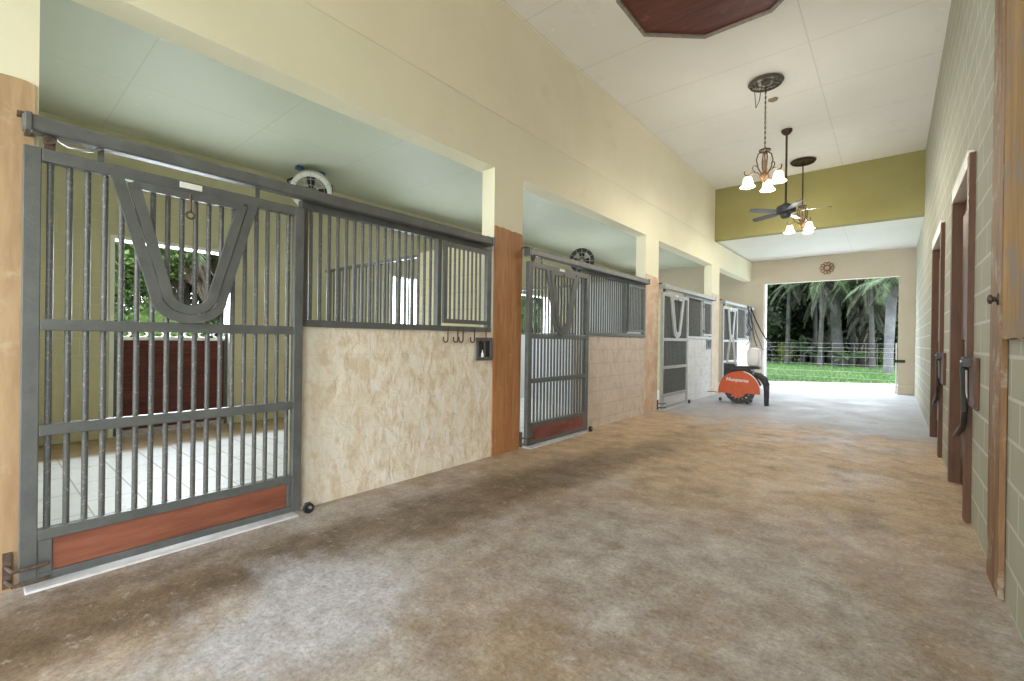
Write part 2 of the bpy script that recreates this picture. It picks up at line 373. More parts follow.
# stall partitions
def partition(y0, grille, lab, mat='stall_green'):
    mb = MB(); x1 = XL - .18
    if grille: mb.box(XB, x1, y0, y0 + .2, 0, 1.36).box(-4.76, x1, y0, y0 + .2, 1.36, 2.36)
    else: mb.box(XB, x1, y0, y0 + .2, 0, ZS if y0 < 0 else 2.36)
    struct(mb.build('wall_partition', mat), lab, 'wall')
partition(-.2, False, 'block partition at the near side of the first stall')
partition(3.72, True, 'partition with barred opening between first and second stalls')
partition(7.64, True, 'partition with barred opening between second and third stalls', 'stall_white')
partition(11.42, False, 'solid partition between third and fourth stalls')
# stall back wall with the door openings
offs = [0, 3.93, 7.85, 11.62]
DY = [(o + 1.09, o + 2.36) for o in offs]
mb = MB(); y = -.4
for a, b in DY:
    mb.box(XB - .2, XB, y, a, 0, ZS).box(XB - .2, XB, a, b, DZ, ZS); y = b
mb.box(XB - .2, XB, y, YE + .2, 0, ZS)
struct(mb.build('wall_stall_back', 'stall_green_back'), 'yellow-green block wall at the back of the stalls', 'wall')
# end wall with the doorway
DX0, DX1, DZE = -2.91, .12, 3.0
mb = MB().box(XB - .2, DX0, YE, YE + .2, 0, ZS).box(DX1, XR + .2, YE, YE + .2, 0, ZL).box(DX0, DX1, YE, YE + .2, DZE, ZL)
struct(mb.build('wall_end', 'end_wall'), 'beige end wall around the open far doorway', 'wall')
struct(MB().box(DX0 - .03, DX0 + .025, YE - .012, YE + .21, 0, DZE, .004).build('trim_1', 'white_paint'), 'white strip painted as sunlight on the left reveal of the far doorway', 'trim')  # white face stands in for sunlight on the jamb
struct(MB().box(DX1 - .01, XR, YE - .07, YE, 0, .22, .012).build('baseboard_right', 'end_wall'), 'concrete base block at the right foot of the far doorway', 'baseboard')
# block wall on the right with two doors and an open passage behind the camera
RD = [(4.62, 5.78), (7.02, 8.45)]
RZ = 2.62
mb = MB(); y = -.6
mb.box(XR, XR + .2, YR, -2.9, 0, ZC).box(XR, XR + .2, -2.9, -.6, 3.0, ZC)
for a, b in RD:
    mb.box(XR, XR + .2, y, a, 0, ZC).box(XR, XR + .2, a, b, RZ, ZC); y = b
mb.box(XR, XR + .2, y, YE, 0, ZC)
struct(mb.build('wall_right', 'block_right'), 'pale green block wall along the right side of the aisle', 'wall')
for k, (a, b) in enumerate(RD):
    w = ('nearer', 'farther')[k]
    d = struct(MB().box(XR + .05, XR + .10, a, b, .01, RZ, .004).build('door_%d' % (k + 1), 'red_brown'), w + ' brown door set back in the right block wall', 'door')
    MB().box(XR - .035, XR + .06, a - .09, a + .02, .0, RZ - .0, .004).build('door_jamb', 'jamb_brown', d)
    MB().box(XR - .03, XR + .06, b - .02, b + .09, .0, RZ + .03, .004).build('door_jamb', 'jamb_brown', d)
    MB().box(XR - .01, XR + .12, a + .02, b - .02, RZ - .03, RZ, .003).build('door_soffit', 'white_paint', d)
    MB().box(XR - .034, XR + .05, a + .02, b, RZ - .07, RZ + .05, .004).build('door_head', 'white_paint', d)['label'] = 'white painted door head'
    MB().box(XR + .03, XR + .05, a + .14, b - .14, .25, 1.15, .008).build('door_panel', 'red_brown', d)
    MB().box(XR + .03, XR + .05, a + .14, b - .14, 1.3, 2.4, .008).build('door_panel', 'red_brown', d)

# ------------------------------------------------------------------ stall fronts
BARS = 18
bar_mesh = {}
def bar(parent, x, y, z0, z1, r=.0135, name='bar', mat='steel_worn'):
    key = (round(z1 - z0, 3), r, mat)
    if key not in bar_mesh:
        me = MB().tube([(0, 0, 0), (0, 0, z1 - z0)], r, 10).mesh('bar', smooth=True); me.materials.append(M[mat]); bar_mesh[key] = me
        try: me.set_sharp_from_angle(angle=math.radians(40))
        except Exception: pass
    o = bpy.data.objects.new(name, bar_mesh[key]); COL.objects.link(o); o.parent = parent
    g = ORG[parent]; o.location = (x - g[0], y - g[1], z0 - g[2]); ORG[o] = g; return o
GLARE = ''
def gate(o, lab, kick='kickboard'):
    g = thing('stall_gate', lab, 'gate', (XL + .06, o + .83, 0), 'barred sliding stall gates')
    x0, x1 = XL + .035, XL + .085
    a, b = o + .15, o + 1.50
    B = lambda n, y0, y1, z0, z1, xa=x0, xb=x1, m=None: MB().box(xa, xb, y0, y1, z0, z1, .004).build(n, m or 'steel' + GLARE, g)
    B('stile', a, a + .062, .03, 2.155); B('stile', b - .062, b, .03, 2.155)
    B('rail', a + .062, b - .062, 2.093, 2.155); B('rail', a + .062, b - .062, 1.265, 1.322)
    B('rail', a + .062, b - .062, .745, .80); B('rail', a + .062, b - .062, .232, .285); B('rail', a + .062, b - .062, .03, .072)
    B('filler_plate', a + .062, a + .115, .072, .232, x0 + .01, x1 - .004); B('filler_plate', b - .095, b - .062, .072, .232, x0 + .01, x1 - .004)
    B('kickboard', a + .115, b - .095, .072, .232, x0 + .012, x1 - .010, kick)
    for i in range(BARS): bar(g, XL + .052, a + .095 + i * (b - a - .19) / (BARS - 1), .27, 2.10)
    # U shaped neck opening
    def ushape(ys, zs, hw_t, hw_b, zt, zb, r):
        c = ys; pts = [(c - hw_t, zt)]
        left = [(c - hw_t + (hw_t - hw_b) * k / 5, zt - (zt - zb - r) * k / 5) for k in range(1, 6)]
        low = [(c - hw_b * math.cos(PI * k / 12), zb + r - r * math.sin(PI * k / 12)) for k in range(1, 12)]
        return pts + left + low + [(2 * c - q[0], q[1]) for q in reversed(pts + left)]
    c = o + .825
    out = ushape(c, 0, .335, .165, 2.095, 1.345, .13)
    MB().flatbar([(XL + .098, q[0], q[1]) for q in out], .052, .026, (1, 0, 0)).build('neck_frame', 'steel' + GLARE, g)
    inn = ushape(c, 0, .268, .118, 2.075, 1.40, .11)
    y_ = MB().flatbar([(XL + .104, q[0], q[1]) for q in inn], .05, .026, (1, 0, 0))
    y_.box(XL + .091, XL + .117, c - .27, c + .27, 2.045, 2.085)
    y_.build('yoke', 'steel' + GLARE, g)
    MB().box(XL + .085, XL + .092, c - .055, c + .055, 2.112, 2.145).build('label_plate', 'white_paint', g)['label'] = 'small white plate on the top rail'
    lp = MB().tube([(XL + .125, c - .012, 2.07), (XL + .128, c - .012, 1.97)], .008, 8)
    lp.tube([(XL + .128, c - .012 + .02 * math.cos(q * PI / 6), 1.95 + .02 * math.sin(q * PI / 6)) for q in range(12)], .006, 6, True)
    lp.build('latch_pin', 'rusty', g, smooth=True)
    for yy in (a + .28, b - .30):
        MB().box(XL + .055, XL + .065, yy - .012, yy + .012, 2.15, 2.235).build('hanger', 'steel' + GLARE, g)
    return g
def track(o, L, lab):
    t_ = thing('sliding_track', lab, 'track', (XL + .07, o + L / 2 + .1, 2.26), 'gate tracks above the stall fronts')
    a, b = o + .145, o + L
    MB().box(XL + .03, XL + .115, a, b, 2.222, 2.298, .012).build('channel', 'steel' + GLARE, t_)
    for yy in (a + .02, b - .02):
        MB().box(XL - .0, XL + .125, yy - .012, yy + .012, 2.215, 2.304, .004).build('end_cap', 'steel' + GLARE, t_)
        MB().box(XL - .02, XL + .05, yy - .035, yy + .035, 2.298, 2.32).build('bracket', 'rusty', t_)
    rb = MB().box(XL + .05, XL + .075, a + .075, a + .115, 2.15, 2.24).tube([(XL + .06, a + .09, 2.20), (XL + .09, a + .09, 2.20)], .022, 12)
    rb.build('roller', 'rusty', t_)
    MB().tube([(XL + .07, a + .12, 2.235), (XL + .075, a + .125, 2.205), (XL + .085, a + .16, 2.185), (XL + .09, a + .25, 2.195), (XL + .08, a + .29, 2.23)], .008, 8).build('hook', 'galvanised', t_, smooth=True)
    return t_
def grille(o, y1, lab, fw):
    g = thing('stall_grille', lab, 'grille', (XL, (o + 1.5 + y1) / 2, 1.32), 'barred panels above the half walls')
    a = o + 1.515; x0, x1 = XL - .045, XL + .0
    fd = y1 - .065 - fw
    MB().box(x0, x1 + .02, a, y1, 1.325, 1.375, .004).build('rail', 'steel' + GLARE, g)
    MB().box(x0, x1 + .02, a, y1, 2.18, 2.235, .004).build('rail', 'steel' + GLARE, g)
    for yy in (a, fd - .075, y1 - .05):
        MB().box(x0, x1 + .015, yy, yy + .05, 1.375, 2.19, .004).build('post', 'steel' + GLARE, g)
    n = 17; st = (fd - .09 - a - .06) / n
    for i in range(n): bar(g, XL - .02, a + .085 + i * st, 1.37, 2.195)
    d = MB().box(XL + .004, XL + .034, fd - .01, fd + .03, 1.40, 2.17).box(XL + .004, XL + .034, y1 - .085, y1 - .045, 1.40, 2.17)
    d.box(XL + .004, XL + .034, fd + .03, y1 - .085, 1.40, 1.44).box(XL + .004, XL + .034, fd + .03, y1 - .085, 2.13, 2.17)
    f = d.build('feed_door', 'steel' + GLARE, g)
    for i in range(8): bar(f, XL + .019, fd + .075 + i * (fw - .19) / 7, 1.43, 2.14, .011)
    for zz in (1.5, 2.05): MB().tube([(XL + .036, fd - .02, zz - .03), (XL + .036, fd - .02, zz + .03)], .011, 8).build('hinge', 'steel', f, smooth=True)
    return g
gl = ['nearest barred stall gate with dark steel frame and reddish kickboard',
      'second barred stall gate, reddish kickboard, right of the rust brown column',
      'third barred stall gate with pale glare-toned kickboard',
      'farthest barred stall gate, behind the orange saw']
tl = ['steel sliding track above the nearest stall gate', 'steel sliding track above the second stall gate',
      'steel sliding track above the third stall gate with pale glare-toned kickboard', 'steel sliding track above the farthest stall gate']
gr = ['barred steel panel on the cream rock-faced half wall, nearest stall', 'barred steel panel on the pinkish half wall of the second stall',
      'barred steel panel on the white half wall of the third stall', 'barred steel panel beside the farthest gate by the end wall']
goff = [0, 3.935, 7.90, 11.74]
gend = [3.53, 7.44, 11.21, 15.09]
kick = ['kickboard', 'kickboard_dark', 'kickboard_glare', 'kickboard_glare']
for k in range(4):
    GLARE = '_pale' if k > 1 else ''  # the two far bays take the glare-toned steel
    gate(goff[k], gl[k], kick[k]); track(goff[k], gend[k] - goff[k] - .06, tl[k]); grille(goff[k], gend[k], gr[k], .6)
    struct(MB().box(XL - .2, XL, goff[k] + 1.515, gend[k] + .05, 0, 1.322).build('wall_stall_front', ('rock_cream', 'rock_pink', 'rock_white', 'rock_white')[k]),
           ('cream rock-faced half wall of the nearest stall', 'pinkish block half wall of the second stall', 'white block half wall of the third stall', 'white block half wall of the fourth stall')[k], 'wall')
    sl = MB().box(XL - .02, XL + .12, goff[k] + .17, goff[k] + 1.47, -.005, .012, .004).build('sill_stone', 'sill_stone', origin=(XL + .05, goff[k] + .8, 0))
    struct(sl, ('white stone sill under the nearest gate', 'white stone sill under the second gate', 'white stone sill under the third gate', 'white stone sill under the farthest gate')[k], 'sill')
    # floor roller that keeps the gate foot in line
    yy = goff[k] + 1.545
    r = thing('floor_roller', ('rusty roller at the foot of the nearest gate', 'rusty roller at the foot of the second gate', 'rusty roller at the foot of the third gate', 'rusty roller at the foot of the farthest gate')[k], 'roller', (XL + .1, yy, 0), 'gate foot rollers')
    MB().tube([(XL + .095, yy, .036), (XL + .12, yy, .036)],   .036, 18).build('wheel', 'black', r, smooth=True)
    MB().box(XL + .085, XL + .10, yy - .02, yy + .02, 0, .07).build('bracket', 'rusty', r)
    MB().tube([(XL + .124, yy, .045), (XL + .14, yy, .045)], .010, 8).build('axle', 'galvanised', r)
    u = thing('floor_guide', ('bent iron guide loop at the foot of the left column', 'iron guide loop at the foot of the rust brown column', 'iron guide loop at the foot of the pinkish column', 'iron guide loop at the foot of the pale column')[k], 'guide', (XL + .05, goff[k] + .15, 0), 'gate foot guides')
    ya = goff[k] + .11
    MB().box(XL + .012, XL + .03, ya - .01, ya + .02, .02, .19).build('plate', 'rusty', u)
    for zz in (.055, .125):
        MB().tube([(XL + .02, ya, zz), (XL + .12, ya + .02, zz), (XL + .125, ya + .10, zz), (XL + .11, ya + .14, zz)], .009, 8).build('loop', 'rusty', u, smooth=True)
GLARE = ''
# hooks on the nearest half wall, and recessed feed boxes
hk = ['leftmost iron hook under the nearest feed door', 'iron hook left of the pair in the middle under the feed door', 'small iron hook right of the middle one under the feed door', 'iron hook just left of the steel recess', 'iron hook above the steel recess']
for i, yy in enumerate((2.89, 3.02, 3.09, 3.25, 3.42)):
    h = MB().tube([(XL + .022, yy + .028, 1.36)] + [(XL + .022 + .0 * q, yy + .028 * math.cos(q * PI / 8), 1.245 - .028 * math.sin(q * PI / 8)) for q in range(0, 9)] + [(XL + .022, yy - .028, 1.27)], .0065, 8)
    tag(h.build('iron_hook', 'rusty', origin=(XL + .02, yy, 1.22), smooth=True), hk[i], 'hook', 'hooks below the feed door')
def feedbox(y0, y1, z0, z1, lab):
    b = thing('wall_recess_box', lab, 'box', (XL, (y0 + y1) / 2, z0))
    f = .035
    for n, q in (('side', (y0, y0 + f, z0, z1)), ('side', (y1 - f, y1, z0, z1)), ('top', (y0 + f, y1 - f, z1 - f, z1)), ('bottom', (y0 + f, y1 - f, z0, z0 + f))):
        MB().box(XL - .001, XL + .018, *q, .003).build(n, 'steel', b)
    MB().box(XL + .0005, XL + .002, y0 + f, y1 - f, z0 + f, z1 - f).build('back_plate', 'black', b)
    MB().box(XL + .001, XL + .014, y0 + (y1 - y0) * .5, y0 + (y1 - y0) * .56, z0 + f, z1 - f).build('divider', 'steel', b)
    return b
feedbox(3.315, 3.56, 1.03, 1.268, 'dark steel framed recess box in the cream half wall by the column')
feedbox(10.84, 11.16, 1.09, 1.33, 'dark recess box in the white half wall of the third stall')
bt = thing('spray_bottle', 'tiny white bottle standing in the steel recess by the column', 'bottle', (XL + .022, 3.40, 1.065))
MB().lathe([(.013, 1.065), (.014, 1.07), (.014, 1.10), (.006, 1.115)], (XL + .020, 3.40, 0), 12).build('body', 'white_plastic', bt, smooth=True)
MB().lathe([(.006, 1.115), (.006, 1.14)], (XL + .020, 3.40, 0), 10).build('cap', 'galvanised', bt, smooth=True)
# grilles standing in the partitions
for yy, lab in ((3.76, 'barred opening in the partition behind the nearest half wall'), (7.68, 'barred opening in the partition behind the second half wall')):
    g = thing('partition_grille', lab, 'grille', (-6, yy, 1.36), 'partition grilles')
    MB().box(XB, -4.76, yy, yy + .05, 1.36, 1.40).build('rail', 'steel' + GLARE, g); MB().box(XB, -4.76, yy, yy + .05, 2.32, 2.36).build('rail', 'steel' + GLARE, g)
    for i in range(26): bar(g, XB + .05 + i * .094, yy + .025, 1.39, 2.33, .012)
# half doors at the stall backs
hd = ['dark red half door in the back doorway of the nearest stall', 'dark red half door in the back doorway of the second stall', 'dark red half door in the back doorway of the third stall', 'dark red half door in the back doorway of the fourth stall']
for k, (a, b) in enumerate(DY):
    d = thing('half_door', hd[k], 'door', (XB - .1, (a + b) / 2, 0), 'half doors at the stall backs')
    for i in range(7):
        MB().box(XB - .12, XB - .07, a + .05, b - .05, .05 + i * .1615, .05 + i * .1615 + .1615, .004).build('plank', 'plank_dark_red', d)
    for q in ((a, a + .05), (b - .05, b)): MB().box(XB - .13, XB - .06, q[0], q[1], .002, 1.30).build('stile', 'steel', d)
    MB().box(XB - .13, XB - .06, a + .05, b - .05, 1.18, 1.215).build('rail', 'white_paint', d)
    MB().box(XB - .13, XB - .06, a + .05, b - .05, .002, .06).build('rail', 'galvanised', d)
    MB().box(XB - .13, XB - .06, a + .05, b - .05, 1.30, 1.32).build('rail', 'steel', d)
    n = 7
    for i in range(n):
        yc = a + .12 + (b - a - .24) * i / (n - 1)
        MB().tube([(XB - .095, yc + .06 * math.cos(q * PI / 10), 1.26 + .042 * math.sin(q * PI / 10)) for q in range(20)], .011, 6, True).build('scroll', 'white_paint', d, smooth=True)
    fr = MB()
    fr.box(XB - .21, XB + .012, a - .03, a + .012, 0, DZ + .03).box(XB - .21, XB + .012, b - .012, b + .05, 0, DZ + .03).box(XB - .21, XB + .012, a + .012, b - .012, DZ - .012, DZ + .03)
    struct(fr.build('trim_%d' % (k + 2), 'white_paint'), ('white frame of the back doorway in the nearest stall', 'white frame of the back doorway in the second stall', 'white frame of the back doorway in the third stall', 'white frame of the back doorway in the fourth stall')[k], 'trim')

# ------------------------------------------------------------------ stall fans
def barn_fan(c, yaw, tilt, dia, ring, lab, hang):
    R = Matrix.Rotation(yaw, 3, 'Z') @ Matrix.Rotation(tilt, 3, 'Y')     # fan axis is local +X
    c = Vector(c); f = thing('barn_fan', lab, 'fan', c[:])
    Q = R @ Matrix(((0, 0, 1), (0, 1, 0), (-1, 0, 0)))                   # lathe z -> local x
    r = dia / 2
    MB().lathe([(r * .93, -.16), (r, -.06), (r, .07), (r - .01, .08), (r - .06, .078), (r - .065, .07), (r - .07, -.06), (r * .86, -.16)], c, 32, Q, False).build('drum', ring, f, smooth=True)
    for rr in (.35, .65, .9):
        MB().tube([c + Q @ Vector((r * rr * math.cos(q * PI / 14), r * rr * math.sin(q * PI / 14), .075)) for q in range(28)], .004, 6, True).build('guard_ring', 'galvanised', f, smooth=True)
    for q in range(6):
        a = q * PI / 6; v = Q @ Vector((r * math.cos(a), r * math.sin(a), 0)); n = Q @ Vector((0, 0, .077))
        MB().tube([c - v + n, c + v + n], .004, 6).build('guard_spoke', 'galvanised', f)
    MB().lathe([(.06, -.09), (.07, -.02), (.05, .05)], c, 16, Q).build('motor', 'black', f, smooth=True)
    for q in range(4):
        a = q * PI / 2; bl = []
        for k in range(5):
            s = .05 + (r - .09) * k / 4; w = .035 + .03 * k / 4
            for sg in (-1, 1):
                bl.append(c + Q @ Vector((s * math.cos(a) - sg * w * math.sin(a), s * math.sin(a) + sg * w * math.cos(a), sg * .022)))
        bl2 = [b + Q @ Vector((0, 0, .004)) for b in bl]
        fs = []
        for k in range(4):
            fs += [(2 * k, 2 * k + 1, 2 * k + 3, 2 * k + 2), (10 + 2 * k, 10 + 2 * k + 2, 10 + 2 * k + 3, 10 + 2 * k + 1)]
        MB().add(bl + bl2, fs).build('blade', 'black', f)
    if hang:
        s1 = c + Q @ Vector((0, r, 0)); s2 = c - Q @ Vector((0, r, 0))
        MB().tube([s1, s1 + Vector((-.05, .02, .12)), c + Vector((-.10, 0, ZS - c.z - .02)), s2 + Vector((-.05, -.02, .12)), s2], .014, 8).build('yoke', 'black', f, smooth=True)
        MB().box(c.x - .09, c.x, c.y - .20, c.y - .12, ZS - .05, ZS).build('bracket', 'blue_plastic', f)
        MB().box(c.x - .09, c.x, c.y + .12, c.y + .20, ZS - .05, ZS).build('bracket', 'blue_plastic', f)
    else:
        MB().tube([c + Q @ Vector((0, 0, -.05)), Vector((c.x - .25, c.y + .15, c.z + .05)), Vector((c.x - .3, 7.66, 2.36))], .016, 8).build('arm', 'black', f, smooth=True)
    return f
barn_fan((-6.5, 3.16, 3.38), math.radians(-30), math.radians(30), .56, 'white_plastic', 'round white drum fan hung under the ceiling of the nearest stall', True)
barn_fan((-4.45, 7.30, 2.74), math.radians(-60), math.radians(10), .46, 'black', 'black round fan mounted high in the second stall', False)

# ------------------------------------------------------------------ right wall fittings
pb = MB().box(XR - .028, XR - .002, 3.27, 3.60, 0, ZC, .004)
tag(pb.build('weathered_plank', 'post_weathered', origin=(XR - .02, 3.47, .06)), 'tall weathered brown plank fixed upright on the right block wall', 'plank')
tag(MB().lathe([(.03, 0), (.03, .006), (.012, .01), (.012, .018), (.024, .024), (.024, .034), (.012, .04)], (XR - .028, 3.36, 1.49), 16, Matrix.Rotation(-PI / 2, 3, 'Y')).build('round_knob', 'bronze', origin=(XR - .045, 3.47, 1.49), smooth=True), 'small dark round knob on the weathered upright plank', 'knob')
mb = MB(); n = 26; random.seed(3)
edge = [(1.2 + (3.22 - 1.2) * i / n, 1.285 + random.uniform(-.004, .006)) for i in range(n + 1)]
mb.prism(edge + [(3.22, ZC), (1.2, ZC)], 'x', XR - .03, XR - .002)
tag(mb.build('rough_wood_panel', 'panel_rough', origin=(XR, 2.3, 1.28)), 'rough orange-brown board panel on the upper right wall nearest the camera', 'panel')
def door_hook(y, lab1, lab2, s):
    tag(MB().box(XR - .022, XR, y - .58 * s, y - .06, .83, 1.17, .004).build('backing_board', 'jamb_brown', origin=(XR, y - .3, .83)), lab1, 'board', 'boards beside the right wall doors')
    h = thing('door_latch_arm', lab2, 'latch', (XR - .06, y, .5), 'latch arms beside the right wall doors')
    xh = XR - .05
    MB().tube([(xh, y - .28, 1.16), (xh - .004, y - .30, 1.08), (xh - .006, y - .45, .80), (xh - .004, y - .36, .70), (xh - .006, y - .05, .60), (xh - .01, y + .16, .545)], [.016, .018, .017, .017, .019, .010], 10).build('arm', 'black', h, smooth=True)
    MB().box(xh - .012, XR - .018, y - .34, y - .24, 1.10, 1.17, .004).build('pivot_plate', 'black', h)
    MB().tube([(xh - .02, y - .29, 1.14), (XR - .02, y - .29, 1.14)], .010, 10).build('pivot_bolt', 'galvanised', h)
    MB().tube([(xh + .006, y - .36, 1.08), (xh + .006, y - .42, .85)], .006, 8).build('spring', 'galvanised', h)
door_hook(4.78, 'brown backing board beside the nearer right wall door', 'black bent latch arm beside the nearer right wall door', 1)
door_hook(7.18, 'brown backing board beside the farther right wall door', 'black bent latch arm beside the farther right wall door', 1)

# ------------------------------------------------------------------ ceiling things
oc = (-1.40, 4.72); ro = .92
# eight-sided hatch: corners read off its visible edges
pol = [(-2.29, 5.08), (-1.75, 5.57), (-1.04, 5.58), (-.50, 5.08), (-.49, 4.38), (-1.02, 3.86), (-1.74, 3.86), (-2.29, 4.38)]
hc = thing('ceiling_hatch', 'dark red eight-sided panel with grey trim on the high ceiling', 'hatch', (-1.39, 4.72, ZC))
MB().prism([((q[0] + 1.39) * .96 - 1.39, (q[1] - 4.72) * .96 + 4.72) for q in pol], 'z', ZC - .02, ZC).build('panel', 'hatch_red', hc)
for k in range(8):
    a, b = pol[k], pol[(k + 1) % 8]
    s = lambda q, f: ((q[0] + 1.39) * f - 1.39, (q[1] - 4.72) * f + 4.72)
    MB().prism([s(a, 1), s(b, 1), s(b, .958), s(a, .958)], 'z', ZC - .045, ZC).build('trim_strip', 'trim_grey', hc)
def medallion(mbx, c, r, n=3, th=.005):
    random.seed(int(c[1] * 10))
    for k in range(n): mbx.tube([(c[0] + r * (1 - k * .035) * math.cos(q * PI / 14), c[1] + r * (1 - k * .035) * math.sin(q * PI / 14), c[2] - .015 - .012 * k) for q in range(28)], th * 1.5, 6, True)
    for k in range(26):
        a = random.uniform(0, 2 * PI); b = a + random.uniform(1.2, 2.6)
        mbx.tube([(c[0] + r * math.cos(a), c[1] + r * math.sin(a), c[2] - .012), (c[0] + r * .45 * math.cos((a + b) / 2), c[1] + r * .45 * math.sin((a + b) / 2), c[2] - .03), (c[0] + r * math.cos(b), c[1] + r * math.sin(b), c[2] - .012)], th * .8, 5)
    mbx.lathe([(.06, c[2]), (.055, c[2] - .03), (.02, c[2] - .05)], (c[0], c[1], 0), 16)
def chandelier(cx, cy, angs, zrim, lab, wick):
    t_ = thing('chandelier', lab, 'chandelier', (cx, cy, ZC), 'bronze chandeliers with bell shades')
    mb = MB(); medallion(mb, (cx, cy, ZC), .215)
    if not wick: mb.lathe([(.2, ZC - .012), (.21, ZC - .02), (.05, ZC - .03)], (cx, cy, 0), 28)
    mb.build('canopy', 'rope_wicker' if wick else 'bronze', t_, smooth=False)
    if wick:
        MB().tube([(cx - .14, cy - .12, ZC - .03), (cx - .11, cy - .14, ZC - .16), (cx - .09, cy - .14, ZC - .40), (cx - .05, cy - .13, ZC - .30), (cx - .02, cy - .12, ZC - .05)], .006, 6).build('loose_strand', 'rope_wicker', t_)
    zt = zrim + .50
    if wick:
        n = int((ZC - .04 - zt) / .035)
        ch = MB()
        for k in range(n):
            z = ZC - .05 - k * .035; ax = k % 2
            ch.tube([(cx + (.009 * math.cos(q * PI / 4) if ax else 0), cy + (0 if ax else .009 * math.cos(q * PI / 4)), z + .022 * math.sin(q * PI / 4)) for q in range(8)], .0035, 5, True)
        ch.tube([(cx + .004, cy, ZC - .04), (cx - .006, cy, (ZC + zt) / 2), (cx + .004, cy, zt)], .0045, 6)
        ch.build('chain', 'bronze', t_)
    else: MB().tube([(cx, cy, ZC - .03), (cx, cy, zt)], .012, 8).build('rod', 'bronze', t_, smooth=True)
    MB().lathe([(.012, zt + .02), (.075, zt + .005), (.075, zt - .015), (.03, zt - .03), (.03, zt - .05)], (cx, cy, 0), 20).build('cap', 'bronze', t_, smooth=True)
    MB().lathe([(.010, zt - .03), (.012, zt - .12), (.028, zt - .17), (.014, zt - .22), (.03, zt - .30), (.055, zt - .34), (.06, zt - .37), (.035, zt - .42), (.012, zt - .45)], (cx, cy, 0), 18).build('stem', 'gilt', t_, smooth=True)
    for q in range(4):
        a = q * PI / 2 + angs[0]; d = (math.cos(a), math.sin(a))
        MB().tube([(cx + d[0] * rr, cy + d[1] * rr, zt - zz) for rr, zz in ((.03, .02), (.085, .05), (.105, .13), (.085, .24), (.04, .33))], .0085, 8).build('cage_bar', 'bronze', t_, smooth=True)
    for a in angs:
        d = (math.cos(a), math.sin(a)); P = lambda r, z: (cx + d[0] * r, cy + d[1] * r, zrim + z)
        ar = MB().tube([P(.03, .12), P(.09, .19), (P(.15, .20)), P(.19, .17), P(.215, .155)], .0095, 8)
        ar.tube([P(.215, .16), P(.25, .17), P(.262, .20), P(.248, .22)], .007, 8)
        ar.tube([P(.11, .19), P(.15, .235), P(.155, .27), P(.135, .295), P(.11, .29), P(.105, .272)], .007, 8)
        ar.build('arm', 'bronze', t_, smooth=True)
        MB().lathe([(.012, .165), (.03, .16), (.034, .135), (.022, .125)], P(.215, 0), 14).build('socket', 'gilt', t_, smooth=True)
        prof = [(.024, .145), (.045, .135), (.058, .11), (.064, .075), (.068, .045), (.074, .028), (.094, .006), (.098, .0), (.094, -.002), (.088, .006), (.070, .026), (.062, .045), (.058, .075), (.05, .11), (.02, .135)]
        MB().lathe(prof, P(.215, 0), 24, None, False).build('shade', 'lamp_glass', t_, smooth=True)['label'] = 'glowing bell shaped glass shade'
        l = bpy.data.lights.new('bulb', 'POINT'); l.energy = 26; l.color = (1, .92, .78); l.shadow_soft_size = .03
        lo = bpy.data.objects.new('bulb', l); COL.objects.link(lo); lo.parent = t_; g = ORG[t_]; q = P(.215, -.01)
        lo.location = (q[0] - g[0], q[1] - g[1], q[2] - g[2])
    l = bpy.data.lights.new('chandelier_fill', 'POINT'); l.energy = 34; l.color = (1, .94, .84); l.shadow_soft_size = .12  # added fill lamp on the stem, brightens ceiling and upper walls
    lo = bpy.data.objects.new('chandelier_fill', l); COL.objects.link(lo); lo.parent = t_; lo.location = (0, 0, zrim + .10 - ZC)
    return t_
chandelier(-1.39, 7.09, [math.radians(x) for x in (-152, -28, 90)], 3.44, 'nearer chandelier with three lit bell shades under a woven ceiling ring', True)
chandelier(-1.40, 10.63, [math.radians(x) for x in (-50, 70, 190)], 3.49, 'farther chandelier behind the ceiling fan, on a plain rod', False)
fx, fy, fz = -1.42, 8.93, 3.50
f = thing('ceiling_fan', 'dark ceiling fan on a long rod between the two chandeliers', 'fan', (fx, fy, ZC))
MB().lathe([(.085, ZC), (.085, ZC - .03), (.05, ZC - .075), (.02, ZC - .09)], (fx, fy, 0), 20).build('canopy', 'bronze', f, smooth=True)
MB().tube([(fx, fy, ZC - .08), (fx, fy, fz + .13)], .017, 10).build('rod', 'bronze', f, smooth=True)
MB().lathe([(.03, fz + .15), (.06, fz + .13), (.135, fz + .09), (.155, fz + .03), (.14, fz - .02), (.08, fz - .04), (.075, fz - .09), (.04, fz - .11)], (fx, fy, 0), 28).build('motor', 'black_rubber', f, smooth=True)
for q in range(5):
    a = math.radians(8 + 72 * q); d = Vector((math.cos(a), math.sin(a), 0)); s = Vector((-d.y, d.x, 0)); c = Vector((fx, fy, fz))
    MB().flatbar([c + d * .10, c + d * .17, c + d * .22], .04, .008, (0, 0, 1)).build('blade_iron', 'bronze', f)
    vs = []; rows = [(.18, .045), (.24, .062), (.40, .068), (.56, .066), (.62, .05), (.64, .02)]
    for r_, w in rows:
        for sg in (-1, 1):
            for dz in (.004, -.004): vs.append(c + d * r_ + s * sg * w + Vector((0, 0, sg * .014 + dz)))
    fs = [(0, 1, 3, 2), (20, 22, 23, 21)]
    for k in range(len(rows) - 1):
        b = 4 * k; fs += [(b, b + 2, b + 6, b + 4), (b + 1, b + 5, b + 7, b + 3), (b, b + 4, b + 5, b + 1), (b + 2, b + 3, b + 7, b + 6)]
    MB().add(vs, fs).build('blade', 'galvanised' if False else 'steel', f)
